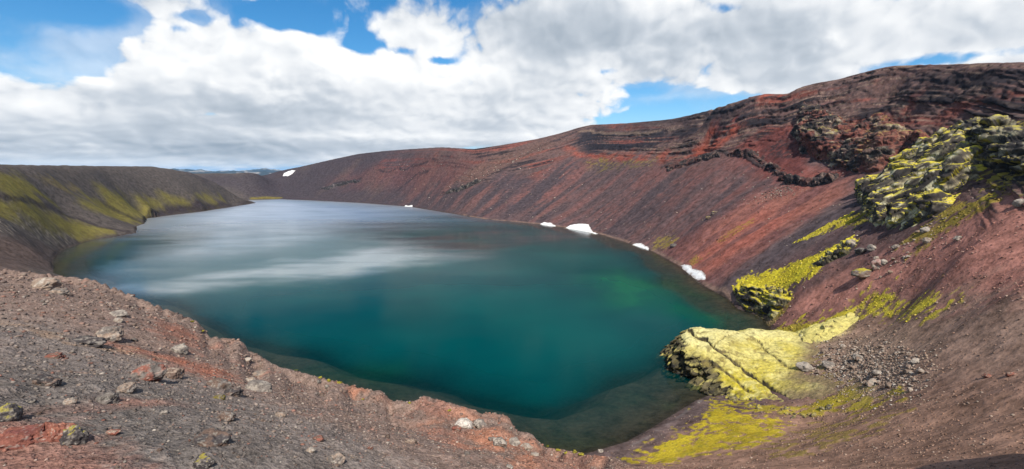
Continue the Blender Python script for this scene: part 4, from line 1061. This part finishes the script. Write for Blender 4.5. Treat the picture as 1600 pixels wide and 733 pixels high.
# ------------------------------------------------------------------ stones
rng = np.random.default_rng(7)
def ico(sub):
    b = bmesh.new(); bmesh.ops.create_icosphere(b, subdivisions=sub, radius=1.0); b.verts.ensure_lookup_table()
    v = np.array([q.co[:] for q in b.verts], np.float32); f = np.array([[q.index for q in fc.verts] for fc in b.faces], np.int32); b.free(); return v, f
ICO = {s: ico(s) for s in (1, 2, 3, 4, 5)}
def stone_mesh(name, seed, dims, sub=4, col=(.1, .09, .08), col2=None, mossc=None, mlim=.6, rough=.22, facets=9, lichen=.25):
    r = np.random.default_rng(seed); v, f = ICO[sub]; v = v.copy()
    for k in range(facets):                                     # broken faces
        n = r.normal(size=3); n[2] *= .8; n /= np.linalg.norm(n); c = r.uniform(.52, .9)
        v -= np.outer(np.maximum(0, v @ n - c), n) * .92
    nv = v / (np.linalg.norm(v, axis=1, keepdims=True) + 1e-6)
    v += nv * (rough * fbm3(v * 1.7 + seed, seed, 3) + rough * .55 * fbm3(v * 5 + seed, seed + 1, 3))[:, None].astype(np.float32)
    if sub >= 5: v += nv * (rough * .22 * fbm3(v * 16 + seed, seed + 2, 3))[:, None].astype(np.float32)
    v /= np.abs(v).max(0)
    w = fbm3(v * 2.4 + seed, seed + 5, 4); w2 = fbm3(v * 7 + seed, seed + 6, 3)
    col = np.array(col) * .88; c = mixc(col, np.array(col) * .45, sstep(.0, .5, w)); 
    if col2 is not None: c = mixc(c, col2, sstep(-.1, .25, w + .4 * w2))
    c = mixc(c, (.36, .33, .28), sstep(.22, .45, w2) * lichen * 2)
    v = v * np.array(dims, np.float32)
    me = bpy.data.meshes.new(name); me.from_pydata(v.tolist(), [], f.tolist()); me.update()
    mo = np.zeros(len(v), np.float32)
    if mossc is not None:
        nz = np.empty(len(v) * 3, np.float32); me.vertices.foreach_get('normal', nz); nz = nz.reshape(-1, 3)[:, 2]
        mo = sstep(mlim - .15, mlim + .15, nz + 1.1 * w - .58).astype(np.float32); c = mixc(c, mossc, mo)
    put_attr(me, 'base', np.clip(c, .012, .7), True); put_attr(me, 'moss', mo)
    me.polygons.foreach_set('use_smooth', np.ones(len(f), bool))
    me.materials.append(M_STONE)
    return me
def spot(u, v, dmin=1.5):
    a, l, z = at(u, v, dmin); return a, math.exp(l), world(a, l, z)
GREYS = (.17, .145, .128); DARKS = (.06, .052, .052); TANS = (.27, .20, .155); REDR = (.22, .085, .062); WHT = (.33, .285, .24); BRNR = (.14, .095, .075)
HERO = [
 # u, v(base), width px, height ratio, colour, second colour, moss, label
 (68,452,30,.55,TANS,WHT,None,'pale tan slab of rock on the far left shoulder of the front rim'),
 (93,459,18,.5,GREYS,TANS,None,'small grey rock just right of the pale tan slab near the water'),
 (171,530,26,.75,GREYS,TANS,None,'blocky grey rock standing alone on the upper front slope'),
 (186,492,20,.35,WHT,GREYS,None,'flat whitish stone above the blocky grey rock'),
 (185,503,11,.6,WHT,TANS,None,'little pale stone just below the flat whitish stone'),
 (281,550,17,.7,GREYS,WHT,None,'light grey rock beside the orange streak of the front slope'),
 (386,564,11,.7,TANS,WHT,None,'pale pebble close to the ragged edge above the lake'),
 (136,538,34,.35,DARKS,GREYS,None,'low dark rock flat in the ground left of the blocky grey rock'),
 (229,592,38,.62,GREYS,REDR,None,'large grey rock with a raw red broken side'),
 (196,612,22,.6,TANS,GREYS,None,'tan rock below left of the rock with the red side'),
 (167,628,22,.62,GREYS,None,None,'neat squarish grey rock on dark ground'),
 (110,630,12,.7,WHT,TANS,None,'small pale stone left of the squarish grey rock'),
 (70,600,26,.5,DARKS,BRNR,None,'low dark brown rock at the left of the grey ground'),
 (88,560,20,.4,REDR,BRNR,None,'flat reddish rock in the left middle of the front slope'),
 (343,606,30,.6,BRNR,GREYS,None,'rough brownish rock propped over a smaller round stone'),
 (362,616,24,.5,DARKS,BRNR,None,'dark wedge of rock at the right foot of the rough brownish rock'),
 (342,624,14,.75,GREYS,OLIVE,None,'round greenish grey stone under the rough brownish rock'),
 (402,611,34,.5,GREYS,WHT,None,'long knobbly grey rock near the red rim'),
 (390,596,14,.5,TANS,WHT,None,'pale stone behind the long knobbly grey rock'),
 (268,588,26,.45,BRNR,TANS,None,'low brown rock just below the orange streak'),
 (333,692,42,.5,BRNR,DARKS,None,'big layered brown rock overhanging its dark underside, bottom of the slope'),
 (318,726,22,.75,DARKS,GREYS,(.25,.205,.045),'dark rock with a yellow mossy cap at the bottom edge'),
 (118,688,25,.85,DARKS,GREYS,(.26,.215,.045),'dark upright rock topped with yellow moss next to a red lump'),
 (88,683,34,.7,REDR,(.30,.12,.08),None,'rounded rust red lump leaning on a mossy rock'),
 (8,655,26,.8,DARKS,GREYS,(.28,.235,.06),'mossy dark rock cut by the left edge'),
 (36,690,44,.4,REDR,(.16,.06,.05),None,'wide lumpy red rock at the lower left corner'),
 (257,646,9,.6,GREYS,WHT,None,'small light stone on smooth grey ground in mid slope'),
 (354,655,20,.6,BRNR,GREYS,None,'brown rock above the big layered one'),
 (437,650,15,.55,TANS,GREYS,None,'tan stone right of the brown rock, near the dark gravel'),
 (178,678,14,.5,REDR,TANS,None,'small orange red stone right of the mossy upright rock'),
 (725,668,24,.75,WHT,(.5,.45,.4),None,'bright whitish boulder on the red rim, the palest one'),
 (750,668,20,.8,GREYS,WHT,None,'grey flat sided rock right beside the bright whitish boulder'),
 (714,672,15,.55,REDR,BRNR,None,'reddish stone at the left foot of the bright whitish boulder'),
 (781,696,20,.75,GREYS,WHT,None,'light grey boulder on the red slope below the whitish one'),
 (770,688,13,.6,BRNR,GREYS,None,'brown stone touching the upper left of a light grey boulder'),
 (804,693,16,.7,WHT,GREYS,None,'pale round boulder higher right on the red slope'),
 (822,700,20,.4,TANS,WHT,None,'long low pale stone sloping down toward the rim edge'),
 (836,712,12,.45,WHT,TANS,None,'small flat pale stone lowest on the red rim'),
 (796,731,10,.5,WHT,GREYS,None,'pale stone at the bottom edge below the red slope'),
 (642,693,18,.5,TANS,BRNR,None,'tan block on the border of red and grey ground'),
 (525,722,24,.6,GREYS,TANS,None,'grey boulder among the gravel at the bottom middle'),
 (486,706,14,.6,WHT,TANS,None,'whitish stone left of a boulder in the bottom gravel'),
 (497,688,16,.5,BRNR,REDR,None,'reddish brown stone at the upper border of the dark gravel'),
 (405,588,22,.42,TANS,GREYS,None,'flat pale rock between the rim edge and the long knobbly rock'),
]
for k, (u, v, w, hr, c1, c2, ms, lab) in enumerate(HERO):
    a, Dg, p = spot(u, v)
    rr = random.Random(k); sl = (p - Vector((0, 0, EYE))).length
    wx = w * .56 * sl / FPX
    o = link('boulder', stone_mesh('boulder', 400 + k, (wx, wx * rr.uniform(.75, 1.0), wx * hr * 1.15), 5 if w > 13 else 4, c1, c2, ms, .45, .26), label=lab, category='boulder')
    o.rotation_euler = (rr.uniform(-.15, .15), rr.uniform(-.15, .15), -a + rr.uniform(-.5, .5))
    o.location = p + Vector((0, 0, wx * hr * .28))
FAR_STONES = [
 (1257,576,18,.6,WHT,GREYS,None,'pale stone lying on the yellow headland slab'),
 (1295,573,16,.6,GREYS,WHT,None,'largest grey stone in the rubble, nearest the headland slab'),
 (1363,601,13,.7,WHT,TANS,None,'whitish stone low in the rubble fan'),
 (1341,562,13,.7,WHT,GREYS,None,'pale stone at the top of the rubble fan'),
 (1371,586,15,.6,GREYS,WHT,None,'grey rock at the right side of the rubble fan'),
 (1430,567,10,.7,WHT,WHT,None,'lone bright stone on brown gravel right of the rubble fan'),
 (1371,418,15,.9,(.34,.2,.17),WHT,None,'pinkish upright boulder below the ribbed mossy crag'),
 (1350,432,26,.5,BRNR,GREYS,(.34,.28,.03),'mossy broken boulder below the pinkish one'),
 (1383,411,9,.7,WHT,WHT,None,'white stone right of the pinkish boulder'),
 (1362,390,13,.6,GREYS,WHT,None,'grey stone just under the foot of the ribbed crag'),
 (1345,395,14,.6,DARKS,GREYS,None,'dark stone between the moss slope and the ribbed crag'),
 (1332,384,14,.8,GREYS,WHT,(.4,.34,.05),'moss topped rock at the upper end of the bright moss slope'),
 (1497,374,9,.6,GREYS,WHT,None,'single grey stone on the smooth red slope right of the ribs'),
 (1594,320,14,.6,WHT,GREYS,None,'pale rock at the right edge under the layered cliff'),
 (1446,362,12,.6,WHT,GREYS,None,'pale block at the right foot of the ribbed crag'),
 (1450,378,11,.6,TANS,WHT,None,'tan stone a little below the ribbed crag'),
 (1400,388,10,.6,GREYS,TANS,None,'grey stone in the mossy patch under the ribs'),
 (1580,587,9,.6,REDR,BRNR,None,'red stone on the faint path at the lower right'),
 (1542,590,9,.6,REDR,BRNR,None,'second red stone further left on the faint path'),
 (938,706,8,.8,GREYS,WHT,None,'lone grey stone at the end of the dark beach'),
 (1116,334,9,.6,BRNR,GREYS,(.3,.24,.03),'small mossy knob high on the red scree above the snow'),
 (1107,341,8,.6,BRNR,OLIVE,(.3,.24,.03),'lower of the two mossy knobs on the red scree'),
 (1053,385,10,.5,DARKS,GREYS,None,'dark stone above the gap between two snow patches'),
 (1258,180,12,1.1,GREYS,WHT,None,'pale pillar of rock at the left top of the broad crag'),
 (1284,184,16,.9,DARKS,GREYS,None,'dark block on top of the broad crag'),
]
for k, (u, v, w, hr, c1, c2, ms, lab) in enumerate(FAR_STONES):
    a, Dg, p = spot(u, v, 28)
    if k == 0:
        aa, t = ray(u, v); Ds_ = np.exp(np.linspace(math.log(120), math.log(180), 300)); zz = hf(np.full(300, aa), np.log(Ds_)); h_ = np.nonzero(zz > EYE + t * Ds_)[0][0]
        p = world(aa, math.log(Ds_[h_]), zz[h_])
    rr = random.Random(900 + k); sl = (p - Vector((0, 0, EYE))).length; wx = w * .55 * sl / FPX
    o = link('boulder', stone_mesh('boulder', 600 + k, (wx, wx * .85, wx * hr * 1.15), 4, c1, c2, ms, .45, .26), label=lab, category='boulder')
    o.rotation_euler = (0, 0, -a + rr.uniform(-.6, .6)); o.location = p + Vector((0, 0, wx * hr * .35))

# loose stones one could still count
PROTO = {}
for kind, cs in (('rim', (GREYS, DARKS, TANS, REDR, BRNR, GREYS)), ('fan', (WHT, TANS, (.25, .19, .145), (.21, .15, .115), TANS))):
    PROTO[kind] = [stone_mesh('stone', 800 + 10 * i + len(kind), (1, .85, .62), 3, c, WHT if i % 2 else BRNR, None, .5, .28, 8) for i, c in enumerate(cs)]
def edge_of(a): return np.interp(a, edge_az, edge_D)
PROTO['foot'] = [stone_mesh('stone', 870 + i, (1, .8, .6), 3, c, (.2, .165, .06), (.34, .28, .04), .45, .3, 7) for i, c in enumerate(((.06, .05, .04), (.12, .10, .06), (.22, .18, .08)))]
def loose(kind, u, v, w, dmin, label, group, r, sink=.2):
    a, Dg, p = spot(u, v, dmin)
    proto = PROTO[kind][r.randrange(len(PROTO[kind]))]
    o = bpy.data.objects.new('stone', proto); COL.objects.link(o)
    s = w * .5 * (p - Vector((0, 0, EYE))).length / FPX
    o.scale = (s * r.uniform(.8, 1.2), s * r.uniform(.8, 1.2), s * r.uniform(.7, 1.2))
    o.rotation_euler = (r.uniform(-.4, .4), r.uniform(-.4, .4), r.uniform(0, 6.28)); o.location = p + Vector((0, 0, s * sink))
    o['label'] = label; o['category'] = 'stone'; o['group'] = group
r = random.Random(3); n_ = 0
while n_ < 95:
    u = r.uniform(0, 900); v = r.uniform(430, 733)
    ve = np.interp(u, [p[0] for p in EDGE], [p[1] for p in EDGE])
    if v < ve + 6: continue
    w = 3.6 + 6.0 * r.random() ** 3 * (.6 + .8 * (v - 430) / 300)
    loose('rim', u, v, w, 1.5, 'loose stone lying on the gravel of the front rim', 'loose stones on the front rim', r); n_ += 1
n_ = 0
while n_ < 110:
    q = r.random(); cu = 1285 + 150 * q + r.gauss(0, 10); cv = 560 + 20 * q + r.gauss(0, 17)
    if cu < 1272 or cv < 528 or cv > 620: continue
    loose('fan', cu, cv, 4.0 + 7 * r.random() ** 2.5, 28, 'stone in the rubble fan beside the yellow headland', 'rubble fan beside the headland', r, .3); n_ += 1
n_ = 0
while n_ < 45:
    cu = r.uniform(1335, 1500); cv = 470 - (cu - 1335) * .62 + r.gauss(0, 14) - 30
    loose('fan', cu, cv, 2.6 + 5 * r.random() ** 2.5, 28, 'stone strewn below the ribbed mossy crag', 'stones strewn below the ribbed crag', r, .3); n_ += 1
FOOT = [(1112,612),(1130,617),(1150,622),(1175,630),(1205,638),(1235,645),(1262,648),(1290,642),(1308,628)]
for k in range(38):
    t_ = r.random() * (len(FOOT) - 1.001); i_ = int(t_); f_ = t_ - i_
    cu = FOOT[i_][0] * (1 - f_) + FOOT[i_ + 1][0] * f_ + r.gauss(0, 5); cv = FOOT[i_][1] * (1 - f_) + FOOT[i_ + 1][1] * f_ + r.gauss(0, 3.5) + 2
    loose('foot', cu, cv, 4 + 9 * r.random() ** 2, 28, 'mossy fragment of rock at the foot of the yellow headland', 'mossy fragments at the headland foot', r, .15)
print('stones', time.time() - T0)

# ------------------------------------------------------------------ gravel nobody could count
def gravel(name, az, ln, size, cols):
    n = len(az); v0, f0 = ICO[1]; Dg = np.exp(ln); z = gz_arr(az, ln)
    P0 = np.stack([Dg * np.sin(az), Dg * np.cos(az), z + size * .15], -1)
    jit = 1 + .45 * (rng.random((n, len(v0), 1)) - .5)
    sc3 = (rng.random((n, 1, 3)) * .7 + .6) * np.array([1, 1, .62])
    th = rng.random(n) * 6.28; c, s = np.cos(th)[:, None], np.sin(th)[:, None]
    v = v0[None] * jit * sc3; vx = v[..., 0] * c - v[..., 1] * s; vy = v[..., 0] * s + v[..., 1] * c
    v = np.stack([vx, vy, v[..., 2]], -1) * size[:, None, None] + P0[:, None]
    f = (f0[None] + (np.arange(n) * len(v0))[:, None, None]).reshape(-1, 3)
    me = bpy.data.meshes.new(name); me.vertices.add(n * len(v0)); me.vertices.foreach_set('co', v.astype(np.float32).ravel())
    me.loops.add(f.size); me.loops.foreach_set('vertex_index', f.ravel().astype(np.int32)); me.polygons.add(len(f)); me.polygons.foreach_set('loop_start', np.arange(0, f.size, 3, dtype=np.int32)); me.update(calc_edges=True)
    put_attr(me, 'base', np.repeat(cols[:, None], len(v0), 1), True); put_attr(me, 'moss', np.zeros(n * len(v0)))
    return link(name, me, M_STONE, kind='stuff')
def ground_col(az, ln):
    i = np.clip(np.searchsorted(AZ, az), 0, len(AZ) - 1); j = np.clip(np.searchsorted(LN, ln), 0, len(LN) - 1); return C[i, j]
n = 80000
az = rng.uniform(R(-50), R(22), n); top_ = np.log(edge_of(az) * 1.04); ln = math.log(2.4) + (top_ - math.log(2.4)) * rng.random(n) ** .8
px = .9 + 4.6 * rng.random(n) ** 7
size = px * .5 * np.exp(ln) / FPX * 1.1
base_c = ground_col(az, ln); pal = np.array([GREYS, DARKS, TANS, WHT, BRNR, (.05, .045, .047), (.24, .10, .07)])[rng.integers(0, 7, n)]
k_ = (rng.random((n, 1)) * .75); cols = base_c * (1 - k_) + pal * k_; cols *= (.6 + .7 * rng.random((n, 1)))
gravel('gravel', az, ln, size, np.clip(cols, .012, .6))
n = 3800
cu = rng.normal(1350, 48, n); cv = 575 + (cu - 1350) * .12 + rng.normal(0, 23, n); fa, fl = [], []
for q in range(n):
    if 1262 < cu[q] < 1470 and 515 < cv[q] < 640:
        a_, l_, z_ = at(cu[q], cv[q], 28); fa.append(a_); fl.append(l_)
fa, fl = np.array(fa), np.array(fl); n = len(fa); px = 1.2 + 3.2 * rng.random(n) ** 3
pal = np.array([WHT, TANS, (.22, .16, .12), (.25, .185, .14), (.15, .10, .08)])[rng.integers(0, 5, n)]
gravel('rubble', fa, fl, px * .55 * np.exp(fl) / FPX, pal * (.65 + .6 * rng.random((n, 1))))
n = 30000
az = rng.uniform(R(10), R(50), n); ln = rng.uniform(math.log(42), math.log(240), n); zz = gz_arr(az, ln); Dd = np.exp(ln)
rs = (zz - EYE) / Dd; okk = (zz > .3) & (fbm2(Dd * np.sin(az) / 14, Dd * np.cos(az) / 14, 95, 3) + rng.uniform(-.5, .5, n) > -.1)
vv = 366.5 - FPX * np.tan(np.arctan(rs / 1.0) + PITCH); 
az, ln = az[okk], ln[okk]; n = len(az)
px = .8 + 2.6 * rng.random(n) ** 4; size = px * .5 * np.exp(ln) / FPX * 1.2
base_c = ground_col(az, ln); pal = np.array([TANS, BRNR, WHT, (.045, .035, .035), (.2, .12, .09)])[rng.integers(0, 5, n)]
k_ = rng.random((n, 1)) * .7; cols = (base_c * (1 - k_) + pal * k_) * (.6 + .7 * rng.random((n, 1)))
gravel('gravel', az, ln, size, np.clip(cols, .012, .6))
# tufts that give the moss its depth
ii, jj = np.nonzero((MO > .30) & (A > .15) & (A < .9) & (D > 75) & (D < 330) & (rng.random(A.shape) < .5))
sel = rng.choice(len(ii), min(26000, len(ii)), replace=False, p=(lambda w_: w_ / w_.sum())(1.0 / D[ii, jj] ** .0)); ii, jj = ii[sel], jj[sel]
n = len(ii); px = 1.0 + 2.2 * rng.random(n) ** 2; cm = C[ii, jj] * (.55 + .75 * rng.random((n, 1)))
gravel('moss_tufts', A[ii, jj] + rng.normal(0, .0008, n), L[ii, jj] + rng.normal(0, .0015, n), px * .55 * D[ii, jj] / FPX, np.clip(cm, .012, .6))
# pale and dark stones scattered on the red wall
n = 5000; us = rng.uniform(620, 1340, n); keep_ = []
pts = []
for u in us[:1500]:
    v = ridge_v(u) + rng.uniform(.25, .95) * (np.interp(u, [640, 900, 1100, 1200, 1340], [322, 357, 445, 440, 400]) - ridge_v(u))
    if rng.random() < .35: u = rng.normal(1215, 26); v = 300 - (u - 1215) * .35 + rng.normal(0, 7)
    elif rng.random() < .25: u = rng.uniform(690, 870); v = 300 - (u - 690) * .45 + rng.normal(0, 6)
    a, l, z = at(u, v, 150)
    if z > 1: pts.append((a, l))
pts = np.array(pts); n = len(pts); px = .8 + 1.9 * rng.random(n) ** 4; size = px * .55 * np.exp(pts[:, 1]) / FPX
pal = np.array([TANS, WHT, GREYS, (.04, .034, .034)])[rng.integers(0, 4, n)]
gravel('scree', pts[:, 0], pts[:, 1], size, pal * (.6 + .6 * rng.random((n, 1))))

# ------------------------------------------------------------------ moss along the edge of the rim
for k, (u, v, w) in enumerate([(462,578,9),(500,589,10),(514,593,9),(530,597,12),(568,622,8),(856,696,9),(872,702,10),(884,706,9),(898,705,11),(908,709,12),(300,501,7),(316,516,8),(640,628,8),(702,640,9)]):
    a, Dg, p = spot(u, v + 2); sl = (p - Vector((0, 0, EYE))).length; wx = w * .45 * sl / FPX
    me = stone_mesh('moss_clump', 1200 + k, (wx, wx * .7, wx * .36), 4, (.20, .17, .03), (.33, .28, .04), None, .5, 1.0, 2, 0)
    o = link('moss_clump', me, label='small yellow green cushion of moss on the crumbling rim edge', category='moss', group='moss cushions along the rim edge'); o.location = p + Vector((0, 0, wx * .2)); o.rotation_euler = (0, 0, k)

# ------------------------------------------------------------------ hills far away
def far_hills():
    az = np.radians(np.arange(-52, 20, .08)); n = len(az)
    for idx, (D0, hgt, sd_) in enumerate(((9500, 85, 1), (14500, 190, 2))):
        rows = np.linspace(-1, 1, 13); prof = np.cos(rows * math.pi / 2)
        h = hgt * (.62 + .55 * fbm2(az * 14 + idx * 5, az * 0 + idx, 301 + idx, 5))
        Dg = D0 + rows[None] * D0 * .12 + 300 * fbm2(az * 30, az * 0, 310 + idx, 3)[:, None]
        Zh = -40 + prof[None] * (h[:, None] + 88)* (1 + .10 * fbm2(np.repeat(az[:, None], 13, 1) * 60, np.repeat(rows[None], n, 0) * 4, 320 + idx, 4))
        me = grid_mesh('distant_hills', Dg * np.sin(az)[:, None], Dg * np.cos(az)[:, None], Zh)
        cc = np.empty((n, 13, 3), np.float32); cc[:] = (.035, .045, .05)
        m_ = sstep(.1, .5, fbm2(np.repeat(az[:, None], 13, 1) * 40, np.repeat(rows[None], n, 0) * 3, 330 + idx, 4))[..., None]; cc = cc * (1 - m_) + np.array((.35, .31, .28)) * m_
        put_attr(me, 'base', cc, True); put_attr(me, 'moss', np.zeros(n * 13))
        link('distant_hills', me, M_GROUND, kind='structure')
far_hills()
# the air: far things turn blue
def haze():
    bh = bmesh.new(); bmesh.ops.create_cube(bh, size=1.0); me = bpy.data.meshes.new('haze'); bh.to_mesh(me); bh.free()
    m, g, out = new_mat('haze_air'); v = g.new('ShaderNodeVolumePrincipled'); g.l.new(v.outputs[0], out.inputs['Volume'])
    v.inputs['Color'].default_value = (.36, .66, 1.0, 1); v.inputs['Density'].default_value = 2.6e-5; v.inputs['Anisotropy'].default_value = 0.1
    o = link('haze', me, m, kind='stuff'); o.scale = (37000, 37000, 460); o.location = (0, 0, 230 - 145)
haze()
print('done', time.time() - T0)
